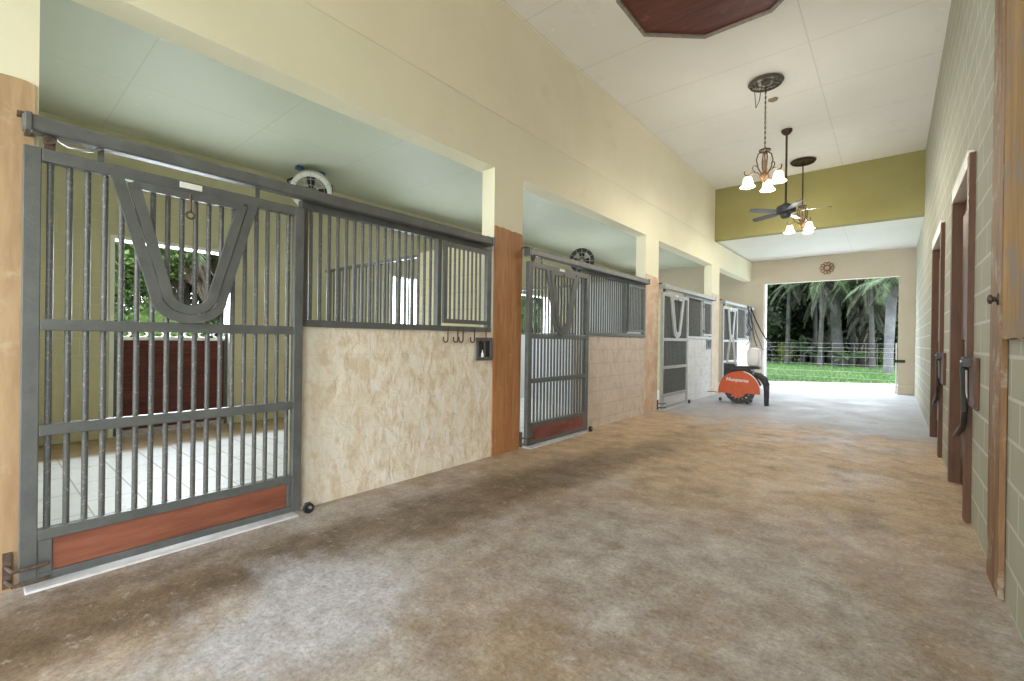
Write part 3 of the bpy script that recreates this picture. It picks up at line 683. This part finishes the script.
tag(MB().prism([(-1.46, 7.63), (-1.36, 7.62), (-1.335, 7.68), (-1.37, 7.75), (-1.43, 7.76), (-1.475, 7.70)], 'z', ZC - .006, ZC).build('ceiling_patch', 'mud', origin=(-1.4, 7.7, ZC)), 'small brown hole patch in the ceiling beside the woven ring', 'patch')
# iron flower on the end wall
fl = thing('wall_rosette', 'rusty iron flower ornament above the far doorway', 'ornament', (-1.39, YE - .02, 3.335))
MB().tube([(-1.39 + .065 * math.cos(q * PI / 12), YE - .02, 3.335 + .065 * math.sin(q * PI / 12)) for q in range(24)], .014, 6, True).build('centre_ring', 'rust_brown', fl, smooth=True)
for q in range(10):
    a = q * PI / 5; P = lambda r, w: (-1.39 + r * math.cos(a) - w * math.sin(a), YE - .02, 3.335 + r * math.sin(a) + w * math.cos(a))
    MB().tube([P(.07, 0), P(.10, .032), P(.145, .034), P(.172, 0), P(.145, -.034), P(.10, -.032)], .011, 6, True).build('petal', 'rust_brown', fl, smooth=True)

# ------------------------------------------------------------------ orange saw
sx, sy = -2.385, 10.1
saw = thing('floor_saw', 'orange walk-behind floor saw with round blade guard near the far gate', 'saw', (sx, sy, 0))
cz = .305; R0 = .392
gz = .24
g = [(sx + R0 * math.cos(a), gz + .43 * math.sin(a)) for a in [math.radians(180 * k / 30) for k in range(31)]]
g += [(sx - R0 + .004, .215), (sx - .16, .205)] + [(sx - .02 + .125 * math.cos(math.radians(a)), .225 + .105 * math.sin(math.radians(a))) for a in range(195, 350, 15)] + [(sx + .14, .225), (sx + R0 - .004, .225)]
gd = MB().prism(g, 'y', sy - .055, sy + .05).build('blade_guard', 'orange', saw)
rim = [(sx + (R0 + .002) * math.cos(math.radians(a)), sy - .035, gz + .432 * math.sin(math.radians(a))) for a in range(0, 80, 6)]
MB().tube(rim, .014, 8).build('lit_rim', 'white_plastic', gd, smooth=True)  # white tone paints doorway light along the guard's right edge
rim2 = [(sx + (R0 + .008) * math.cos(math.radians(a)), sy + .05, gz + .44 * math.sin(math.radians(a))) for a in range(20, 170, 10)]
MB().tube(rim2, .02, 8).build('rear_rim', 'black', gd, smooth=True)
for xx, zz in ((-.05, .31), (.035, .305), (-.05, .2), (.035, .195)):
    MB().tube([(sx + xx, sy - .064, zz), (sx + xx, sy - .05, zz)], .008, 8).build('bolt', 'silver', gd)
fc = bpy.data.curves.new('lettering', 'FONT'); fc.body = 'Husqvarna'; fc.size = .098; fc.offset = .002; fc.extrude = .002; fc.shear = .15; fc.align_x = 'CENTER'
ft = bpy.data.objects.new('lettering', fc); COL.objects.link(ft); ft.parent = gd; fc.materials.append(M['white_plastic'])
bpy.context.view_layer.update()
tm = bpy.data.meshes.new_from_object(ft); bpy.data.objects.remove(ft)
ft = bpy.data.objects.new('lettering', tm); COL.objects.link(ft); ft.parent = gd
ft.location = (-.03, -.058, .46); ft.rotation_euler = (PI / 2, math.radians(3), 0)
# diamond blade with segments
bl = MB(); n = 40; pol_ = []
for k in range(n * 2):
    a = PI * k / n; r_ = .300 if k % 4 < 3 else .290
    pol_.append((sx + .01 + r_ * math.cos(a), cz + r_ * math.sin(a)))
bl.prism(pol_, 'y', sy - .012, sy + .004)
blade = bl.build('saw_blade', 'black', saw)
for k in range(18):
    a = 2 * PI * k / 18 + .1
    MB().tube([(sx + .01 + .19 * math.cos(a), sy - .016, cz + .19 * math.sin(a)), (sx + .01 + .225 * math.cos(a + .05), sy - .016, cz + .225 * math.sin(a + .05))], .010, 6).build('cooling_slot', 'silver', blade)
MB().box(sx - .25, sx + .28, sy + .08, sy + .50, .22, .36, .02).build('chassis', 'black_rubber', saw)
MB().box(sx - .20, sx + .22, sy + .10, sy + .42, .36, .66, .03).build('engine', 'black', saw)
MB().box(sx - .17, sx + .20, sy + .02, sy + .42, .67, .72, .01).build('deck', 'black', saw)
MB().box(sx + .09, sx + .32, sy + .15, sy + .40, .76, 1.15, .08).build('water_tank', 'white_plastic', saw, smooth=True)['label'] = 'white plastic water tank'
MB().box(sx - .12, sx + .34, sy + .15, sy + .40, .715, .76, .008).build('tank_tray', 'black', saw)
for xx in (-.14, .12):
    for yy in (.14, .46):
        w = MB().tube([(sx + xx - .02, sy + yy, .075), (sx + xx + .02, sy + yy, .075)], .075, 18).build('wheel', 'black_rubber', saw, smooth=True)
        MB().tube([(sx + xx - .024, sy + yy, .075), (sx + xx + .024, sy + yy, .075)], .03, 12).build('hub', 'silver', w, smooth=True)
        MB().box(sx + xx - .015, sx + xx + .015, sy + yy - .02, sy + yy + .02, .075, .3).build('axle_leg', 'black', saw)
MB().tube([(sx + .26, sy + .1, .60), (sx + .36, sy + .08, .585), (sx + .44, sy + .06, .52), (sx + .48, sy + .06, .42), (sx + .485, sy + .06, .30), (sx + .485, sy + .06, .0)], [.06, .065, .065, .06, .05, .042], 14).build('support_leg', 'black_rubber', saw, smooth=True)
hb = MB().tube([(sx - .33, sy + .3, .68), (sx - .27, sy + .33, 1.33), (sx - .21, sy + .33, 1.35), (sx - .15, sy + .3, .68)], .02, 10)
hb.tube([(sx - .33, sy + .3, .82), (sx - .16, sy + .3, .82)], .018, 8)
hb.build('handle_frame', 'steel_light', saw, smooth=True)
MB().box(sx - .36, sx - .14, sy + .2, sy + .42, .5, .80, .02).build('rear_box', 'black_rubber', saw)
MB().tube([(sx - .42, sy + .0, .205), (sx - .52, sy - .05, .215), (sx - .62, sy - .02, .20)], .008, 6).build('pointer', 'bronze', saw)
MB().tube([(sx - .37, sy - .05, .075), (sx - .33, sy - .05, .075)], .035, 14).build('pointer_wheel', 'rusty', saw, smooth=True)
# straps hanging at the last stall
st = thing('hanging_bridle', 'black leather bridle straps hanging from the farthest stall track', 'bridle', (XL + .15, 14.3, 2.2))
def strap(pts, r=.012): MB().tube(pts, r, 6).build('strap', 'black', st, smooth=True)
x_ = XL + .16
strap([(x_, 13.95, 2.28), (x_ + .02, 14.05, 2.0), (x_, 13.9, 1.75), (x_ + .02, 14.2, 1.5), (x_ + .02, 14.15, 1.3), (x_, 13.9, 1.2)])
strap([(x_, 13.95, 2.28), (x_ + .03, 14.25, 1.95), (x_ + .05, 14.4, 1.6), (x_ + .05, 14.6, 1.35), (x_ + .05, 14.9, 1.15)], .016)
strap([(x_, 14.3, 2.28), (x_ + .10, 14.5, 1.9), (x_ + .2, 14.7, 1.6), (x_ + .34, 14.9, 1.28), (x_ + .40, 14.95, 1.12)], .02)
strap([(x_, 14.3, 2.28), (x_, 14.5, 1.9), (x_ + .1, 14.6, 1.5), (x_ + .25, 14.7, 1.05), (x_ + .40, 14.95, 1.12)], .010)
strap([(x_, 14.1, 2.28), (x_, 14.15, 1.8), (x_ + .04, 14.3, 1.62), (x_, 14.1, 1.5)], .02)
MB().tube([(x_ - .02 + .05 * math.cos(q * PI / 8), 14.3, 1.62 + .05 * math.sin(q * PI / 8)) for q in range(16)], .009, 6, True).build('buckle_ring', 'galvanised', st, smooth=True)
# wire gate across the doorway
wg = thing('wire_gate', 'thin wire gate standing across the far doorway', 'gate', (-1.4, YE + .12, 0))
for z in (.04, .18, .33, .50, .70, .90, 1.05, 1.15, 1.27): MB().tube([(DX0 + .03, YE + .12, z), (DX1 - .02, YE + .12, z)], .0035, 5).build('wire', 'galvanised', wg)
for k in range(12):
    xx = DX0 + .19 + k * .243
    MB().tube([(xx, YE + .125, .03), (xx, YE + .125, 1.27)], .0035, 5).build('wire', 'steel', wg)
MB().tube([(DX1 - .03, YE + .12, 0), (DX1 - .03, YE + .12, 1.30)], .016, 8).build('end_post', 'steel_light', wg, smooth=True)
MB().tube([(DX0 + .04, YE + .12, 0), (DX0 + .04, YE + .12, 1.30)], .012, 8).build('end_post', 'galvanised', wg, smooth=True)
MB().box(DX1 - .07, DX1 + .14, YE - .03, YE - .005, .80, .87, .006).tube([(DX1 - .05, YE - .03, .85), (DX1 - .05, YE + .14, .85)], .02, 8).build('latch', 'leaf_mid', wg)

# ------------------------------------------------------------------ outside
struct(MB().box(-60, 40, -45, 75, -.40, -.28).build('ground', 'grass_ground'))
struct(MB().prism([(-60, -45), (40, -45), (40, 75), (-60, 75)], 'z', -.28, -.27).build('lawn', 'grass_ground'))
struct(MB().prism([(-14, YE + .2), (9, YE + .2), (9, 22), (.3, 19.4), (-3.5, 17.0), (-14, 16.9)], 'z', -.27, -.015).build('apron', 'apron'), 'pale concrete apron outside the far doorway', 'pavement')
struct(MB().prism([(-14, 16.9), (-3.5, 17.0), (.3, 19.4), (9, 22), (9, 75), (-60, 75), (-60, 16.9)], 'z', -.27, -.03).build('lawn', 'grass_ground'), 'bright green lawn beyond the concrete apron', 'lawn')
struct(MB().box(-60, XB - .2, -45, 16.9, -.27, -.05).build('yard_ground', 'grass_ground'))
struct(MB().box(-8.8, XB - .2, -2, 16, -.05, -.02).build('path', 'apron'))
struct(MB().box(-14, 14, -20, YR - .3, -.27, -.02).build('driveway', 'apron'))
random.seed(11)
gb = MB()
for k in range(26000):
    yy = 17.0 + 17 * random.random() ** 1.4; xx = random.uniform(-1.2 - yy * .28, 1.2 + .05 * yy)
    if yy < 17.05 + max(0, (xx + 3.5)) * .632: continue
    h = random.uniform(.04, .12); w = random.uniform(.008, .02); a = random.uniform(0, PI); dx, dy = math.cos(a) * w, math.sin(a) * w
    b = len(gb.v); lx, ly = random.uniform(-.05, .05), random.uniform(-.05, .05)
    gb.v += [(xx - dx, yy - dy, -.03), (xx + dx, yy + dy, -.03), (xx + lx, yy + ly, h - .03)]; gb.f.append((b, b + 1, b + 2))
tag(gb.build('grass', 'blade', raw=True), 'short green grass blades growing on the far lawn', 'grass', kind='stuff')

def leaf_cloud(mb, c, rad, n, size, flat=.6):
    for k in range(n):
        while True:
            q = Vector((random.uniform(-1, 1), random.uniform(-1, 1), random.uniform(-1, 1)))
            if .45 < q.length < 1: break
        p_ = Vector((c[0] + q.x * rad[0], c[1] + q.y * rad[1], c[2] + q.z * rad[2]))
        s = size * random.uniform(.6, 1.3)
        d = Vector((random.uniform(-1, 1), random.uniform(-1, 1), random.uniform(-.9, .3))).normalized(); u = d.orthogonal().normalized()
        a = random.uniform(0, PI); u = (Matrix.Rotation(a, 3, d) @ u)
        b = len(mb.v)
        mb.v += [tuple(p_), tuple(p_ + d * s * .5 + u * s * .28), tuple(p_ + d * s), tuple(p_ + d * s * .5 - u * s * .28)]; mb.f.append((b, b + 1, b + 2, b + 3))
def blob(mb, c, rad, n=2):
    bm = bmesh.new(); bmesh.ops.create_icosphere(bm, subdivisions=n, radius=1)
    for v in bm.verts:
        k = 1 + random.uniform(-.25, .25); v.co = Vector((c[0] + v.co.x * rad[0] * k, c[1] + v.co.y * rad[1] * k, c[2] + v.co.z * rad[2] * k))
    bm.verts.index_update(); mb.add([v.co[:] for v in bm.verts], [[v.index for v in f.verts] for f in bm.faces]); bm.free()
def broadleaf(x, y, h, r, mat, lab, n=3500, size=.22, zlo=None, group='trees beyond the barn', bark='bark_dark'):
    t_ = thing('broadleaf_tree', lab, 'tree', (x, y, -.03), group)
    MB().tube([(x, y, -.05), (x + .1, y, h * .3), (x - .05, y + .1, h * .7)], [.22, .17, .08], 10).build('trunk', bark, t_, smooth=True)
    fol = MB(); zlo = h * .12 if zlo is None else zlo
    cl = [(x + random.uniform(-.55, .55) * r, y + random.uniform(-.5, .5) * r, random.uniform(zlo + .5, h)) for _ in range(9)]
    for c in cl:
        q = r * random.uniform(.44, .64); blob(fol, c, (q * .58, q * .58, q * .58), 3); leaf_cloud(fol, c, (q, q, q * .9), n // 9, size)
    fol.build('crown', mat, t_, raw=True)
    return t_
def frond(mb, base, az, elev, L, droop, n=16, wid=.5, lw=.03):
    d = Vector((math.cos(az), math.sin(az), 0)); pts = []
    p_ = Vector(base); e = elev; st_ = L / n
    for k in range(n + 1):
        pts.append(p_.copy()); p_ = p_ + (d * math.cos(e) + Vector((0, 0, math.sin(e)))) * st_; e -= droop / n
    mb.tube(pts, [.018 * (1 - .7 * k / n) for k in range(n + 1)], 4)
    side = Vector((-d.y, d.x, 0))
    for k in range(2, n + 1):
        f_ = k / n; l = wid * math.sin(PI * min(1, .18 + f_ * .78)) ; tng = (pts[k] - pts[k - 1]).normalized()
        for sg in (-1, 1):
            for j in (0, .5):
                p0 = pts[k - 1].lerp(pts[k], j); v = (side * sg * .85 + tng * .55 + Vector((0, 0, -.25 + random.uniform(-.15, .1)))).normalized()
                tip = p0 + v * l + Vector((0, 0, -l * .25)); w = tng * lw
                mid = p0 + v * l * .55
                b = len(mb.v); mb.v += [tuple(p0), tuple(mid + w), tuple(tip), tuple(mid - w)]; mb.f.append((b, b + 1, b + 2, b + 3))
def palm(x, y, h, r0, lab, lean=(0, 0), fr=18, L=2.4, dead=14, bark='bark_grey', leaf='palm_leaf', boots=0, group='palms beyond the far lawn', deadmat='palm_dead', r1=None):
    t_ = thing('palm_tree', lab, 'palm', (x, y, -.03), group); r1 = r1 or r0 * .8
    pts = [(x + lean[0] * (k / 8) ** 1.5, y + lean[1] * (k / 8) ** 1.5, -.05 + h * k / 8) for k in range(9)]
    MB().tube(pts, [r0 * 1.25] + [r0 + (r1 - r0) * k / 8 for k in range(1, 9)], 12).build('trunk', bark, t_, smooth=True)
    top = Vector(pts[-1])
    if boots:
        b_ = MB()
        for k in range(boots):
            z = .15 + (h - .2) * k / boots; a = k * 2.4; c, s = math.cos(a), math.sin(a)
            b_.flatbar([(x + c * r0 * .95, y + s * r0 * .95, z), (x + (c * 1.35 - s * .3) * r0, y + (s * 1.35 + c * .3) * r0, z + .28), (x + (c * 1.5 - s * .55) * r0, y + (s * 1.5 + c * .55) * r0, z + .5)], .07, .025, (-s * .3 + c, c * .3 + s, 0))
        b_.build('leaf_bases', 'boot', t_)
    cr = MB()
    for k in range(fr): frond(cr, top, k * 2.4, random.uniform(-.2, 1.2), L * random.uniform(.8, 1.1), random.uniform(1.2, 2.0))
    cr.build('crown', leaf, t_, raw=True)
    if dead:
        dd = MB()
        for k in range(dead): frond(dd, top - Vector((0, 0, random.uniform(.0, .5))), k * 2.4 + .5, random.uniform(-1.0, -.6), L * random.uniform(.7, 1.0), random.uniform(.4, .8), wid=.35)
        dd.build('dead_fronds', deadmat, t_, raw=True)
    return t_
def fan_palm(x, y, h, lab, leaf='palm_leaf', n=10):
    t_ = thing('small_palm', lab, 'palm', (x, y, -.03), 'small palms under the trees')
    MB().tube([(x, y, -.05), (x, y, h * .35)], .08, 8).build('trunk', 'bark_grey', t_, smooth=True)
    cr = MB()
    for k in range(n): frond(cr, (x, y, h * .35), k * 2.4, random.uniform(.3, 1.3), h * random.uniform(.7, 1), random.uniform(1.0, 1.8), wid=.3)
    cr.build('crown', leaf, t_, raw=True)
random.seed(21)
# far end
palm(-2.34, 31.7, 6.2, .27, 'thick grey palm trunk left of centre in the far doorway, crown of hanging fronds', (-.45, 0), 22, 2.8, 22)
palm(-1.75, 33.0, 5.6, .14, 'slender palm trunk just right of the thick grey one', (.1, 0), 18, 2.5, 16)
palm(-3.85, 35.5, 6.6, .14, 'thin palm trunk by the dark leafy trees', (-.1, 0), 18, 2.6, 12)
palm(-3.1, 36.5, 5.2, .2, 'short grey palm trunk behind the thick one', (0, 0), 18, 2.4, 14)
palm(-1.15, 32.2, 3.9, .36, 'stout dark palm with criss-cross leaf bases on its trunk', (.1, 0), 16, 2.3, 26, 'bark_dark', boots=46, deadmat='palm_dead')
palm(-.12, 26.0, 4.2, .17, 'pale grey bare palm trunk at the right of the far doorway', (.12, 0), 14, 2.0, 3, 'bark_pale', r1=.19)
palm(-3.05, 30.2, 4.9, .12, 'slim palm with long drooping green fronds left of the thick grey trunk', (.15, 0), 22, 3.0, 8)
palm(-.75, 29.6, 5.0, .12, 'slim palm with long drooping green fronds left of the pale trunk', (-.2, 0), 22, 2.9, 10)
palm(-4.9, 32.0, 5.6, .13, 'slim palm with drooping fronds in front of the dark leafy tree', (.1, 0), 18, 2.6, 6)
palm(.7, 31, 6.0, .22, 'palm at the right behind the pale grey trunk', (0, 0), 20, 2.8, 14)
for k, (x, y) in enumerate([(-14.5, 46), (-9.5, 47), (-4.5, 46.5), (.5, 47), (5.5, 46), (10.5, 45)]):
    broadleaf(x, y, 15, 5.2, 'leaf_dark', ['dense tall tree in the dark tree line, far to the left', 'dense tall tree in the dark tree line, behind the left leafy trees', 'dense tall tree in the dark tree line, behind the thin palm trunk', 'dense tall tree in the dark tree line, behind the pale palm trunk', 'dense tall tree in the dark tree line, beyond the right wall', 'dense tall tree in the dark tree line, far to the right'][k], 9000, .5, -.3, 'dark tree line')
broadleaf(-5.6, 38.0, 7.5, 2.8, 'leaf_dark', 'dark bushy tree deep behind the leafy tree at the left', 8000, .24, -.3)
broadleaf(-2.3, 38.2, 6.5, 2.6, 'leaf_dark', 'dark bushy tree deep behind the short grey palm trunk', 8000, .24, -.3)
broadleaf(-.6, 37.5, 6, 2.2, 'leaf_dark', 'dark bushy tree between the slender palm and the stout criss-cross palm', 4000, .24, -.3)
broadleaf(-3.4, 40, 7, 2.6, 'leaf_dark', 'dark bushy tree behind the thick grey palm trunk', 4000, .24, -.3)
for k, (x, y, r_, h, mt) in enumerate([(-6.6, 33.5, 3.0, 8, 'leaf_dark'), (-8.6, 36, 3.4, 9, 'leaf_dark'), (-4.7, 39, 3.2, 9, 'leaf_dark'), (-1.8, 41, 3.6, 9, 'leaf_dark'), (1.6, 40, 3.4, 9, 'leaf_dark'), (4.5, 36, 3.2, 9, 'leaf_mid'), (-12, 39, 3.6, 9, 'leaf_dark')]):
    broadleaf(x, y, h, r_, mt, ['dark leafy tree filling the left of the far doorway', 'dark tree behind the leafy one at the left', 'dark tree behind the thin palm trunk', 'dark tree behind the stout criss-cross palm', 'dark tree behind the pale palm trunk', 'green tree out to the right beyond the end wall', 'dark tree out to the left beyond the end wall'][k], 9000, .24, .0)
def shrub(x, y, h, r, mat, lab, n=700, size=.12):
    s_ = MB()
    for k in range(4):
        c = (x + random.uniform(-.4, .4) * r, y + random.uniform(-.4, .4) * r, h * random.uniform(.35, .7)); q = r * .6
        blob(s_, c, (q * .5, q * .5, h * .22), 1); leaf_cloud(s_, c, (q, q, h * .4), n // 4, size)
    s_.tube([(x, y, -.05), (x, y, h * .5)], .03, 6)
    tag(s_.build('shrub', mat, origin=(x, y, -.03), raw=True), lab, 'shrub', 'garden shrubs outside')
shrub(-5.35, 34.2, 1.5, .75, 'leaf_lime', 'yellow-green shrub at the left under the dark trees')
shrub(-2.75, 36.0, 1.2, .5, 'leaf_lime', 'yellow-green shrub behind the thick grey palm trunk')
shrub(-.45, 33.5, 1.1, .5, 'leaf_bright', 'green shrub left of the pale palm trunk')
shrub(-1.55, 33.9, 1.3, .55, 'leaf_bright', 'green shrub left of the stout criss-cross palm')
fan_palm(-3.2, 33.0, 2.6, 'small palm with pale fronds left of the thick grey trunk', 'palm_dead', 12)
fan_palm(-4.1, 32.6, 1.9, 'low green palm beside the thin palm trunk')
fan_palm(-1.9, 30.8, 1.4, 'low green palm at the foot of the thick grey trunk')
# behind the stalls
random.seed(5)
broadleaf(-13.6, 2.0, 4.1, 1.9, 'leaf_bright', 'bright green tree outside the nearest stall doorway', 12000, .13, .2, 'trees behind the stalls')
broadleaf(-15.2, 4.2, 3.3, 1.7, 'leaf_mid', 'darker green tree outside the nearest stall doorway, at its right', 9000, .13, .1, 'trees behind the stalls')
broadleaf(-16.5, .6, 5.0, 2.0, 'leaf_bright', 'green tree outside the nearest stall, at the far left', 4000, .2, .2, 'trees behind the stalls')
broadleaf(-12.5, 15.5, 5.0, 2.6, 'leaf_mid', 'green tree outside the third stall doorway', 4000, .2, .0, 'trees behind the stalls')
broadleaf(-14.0, 20.5, 6.0, 3.2, 'leaf_mid', 'green tree outside the fourth stall doorway', 4000, .22, .0, 'trees behind the stalls')
shrub(-12.6, 1.75, 2.0, .7, 'leaf_bright', 'green bush outside the nearest stall doorway, low at its left', 3000, .12)
broadleaf(-17.5, 2.6, 5.2, 2.4, 'leaf_mid', 'green tree farther off outside the nearest stall doorway', 6000, .18, -.2, 'trees behind the stalls')
palm(-14.2, 3.55, 3.9, .16, 'palm with brown hanging fronds outside the nearest stall doorway', (0, 0), 12, 1.6, 26, 'bark_dark', group='palms behind the stalls', deadmat='palm_dead_brown')
palm(-15.0, 4.55, 3.9, .14, 'second palm with brown hanging fronds, right of the first outside the stall', (0, 0), 10, 1.4, 22, 'bark_dark', group='palms behind the stalls', deadmat='palm_dead_brown')

# ------------------------------------------------------------------ light
w = bpy.data.worlds.new('sky'); SC.world = w; w.use_nodes = True
bg = w.node_tree.nodes['Background']; bg.inputs[0].default_value = (.93, .97, 1.0, 1); bg.inputs[1].default_value = 7.0
def area(name, loc, rot, sx_, sy_, e, col=(1, 1, 1), portal=False):
    l = bpy.data.lights.new(name, 'AREA'); l.shape = 'RECTANGLE'; l.size = sx_; l.size_y = sy_; l.energy = e; l.color = col
    if portal: l.cycles.is_portal = True
    o = bpy.data.objects.new(name, l); COL.objects.link(o); o.location = loc; o.rotation_euler = rot; return o
# added area lamps boosting the daylight at rear, side, stall and far openings
area('fill_rear', ((XL + XR) / 2, YR + .02, 2.4), (-PI / 2 - .28, 0, PI), XR - XL - .1, 4.5, 290, (1, .985, .96))
area('fill_side', (XR + .15, -1.75, 1.5), (0, PI / 2, 0), 2.8, 2.2, 12, (1, .98, .95))
area('fill_end', ((DX0 + DX1) / 2, YE + .45, DZE / 2), (-PI / 2, 0, 0), DX1 - DX0, DZE, 60, (.74, .86, 1))
for a, b in DY: area('fill_stall', (XB - .45, (a + b) / 2, DZ / 2), (0, -PI / 2, 0), DZ, b - a, 185, (.84, .92, 1))
sun = bpy.data.lights.new('sun', 'SUN'); sun.energy = 3.0; sun.angle = .05; sun.color = (1, .96, .88)
so = bpy.data.objects.new('sun', sun); COL.objects.link(so); so.rotation_euler = (math.radians(18), math.radians(28), 0)

# ------------------------------------------------------------------ camera
yaw, pitch, roll, foc = .6981, -.0018, .0134, 452.9
F = Vector((-math.sin(yaw) * math.cos(pitch), math.cos(yaw) * math.cos(pitch), math.sin(pitch)))
Rt = Vector((math.cos(yaw), math.sin(yaw), 0)); U = Rt.cross(F)
R2 = Rt * math.cos(roll) + U * math.sin(roll); U2 = -Rt * math.sin(roll) + U * math.cos(roll)
cam = bpy.data.cameras.new('camera'); cam.sensor_width = 36; cam.lens = foc * 36 / 1024; cam.clip_start = .05; cam.clip_end = 300
co = bpy.data.objects.new('camera', cam); COL.objects.link(co)
mw = Matrix.Identity(4)
for i in range(3): mw[i][0], mw[i][1], mw[i][2] = R2[i], U2[i], -F[i]
mw[0][3], mw[1][3], mw[2][3] = 0, 0, H
co.matrix_world = mw; SC.camera = co
vs_ = SC.view_settings; vs_.view_transform = 'Standard'; vs_.look = 'None'; vs_.gamma = 1; vs_.use_curve_mapping = False; vs_.exposure = 0.24
try:
    SC.cycles.use_denoising = True; SC.cycles.max_bounces = 10; SC.cycles.diffuse_bounces = 7; SC.cycles.sample_clamp_indirect = 6
except Exception: pass
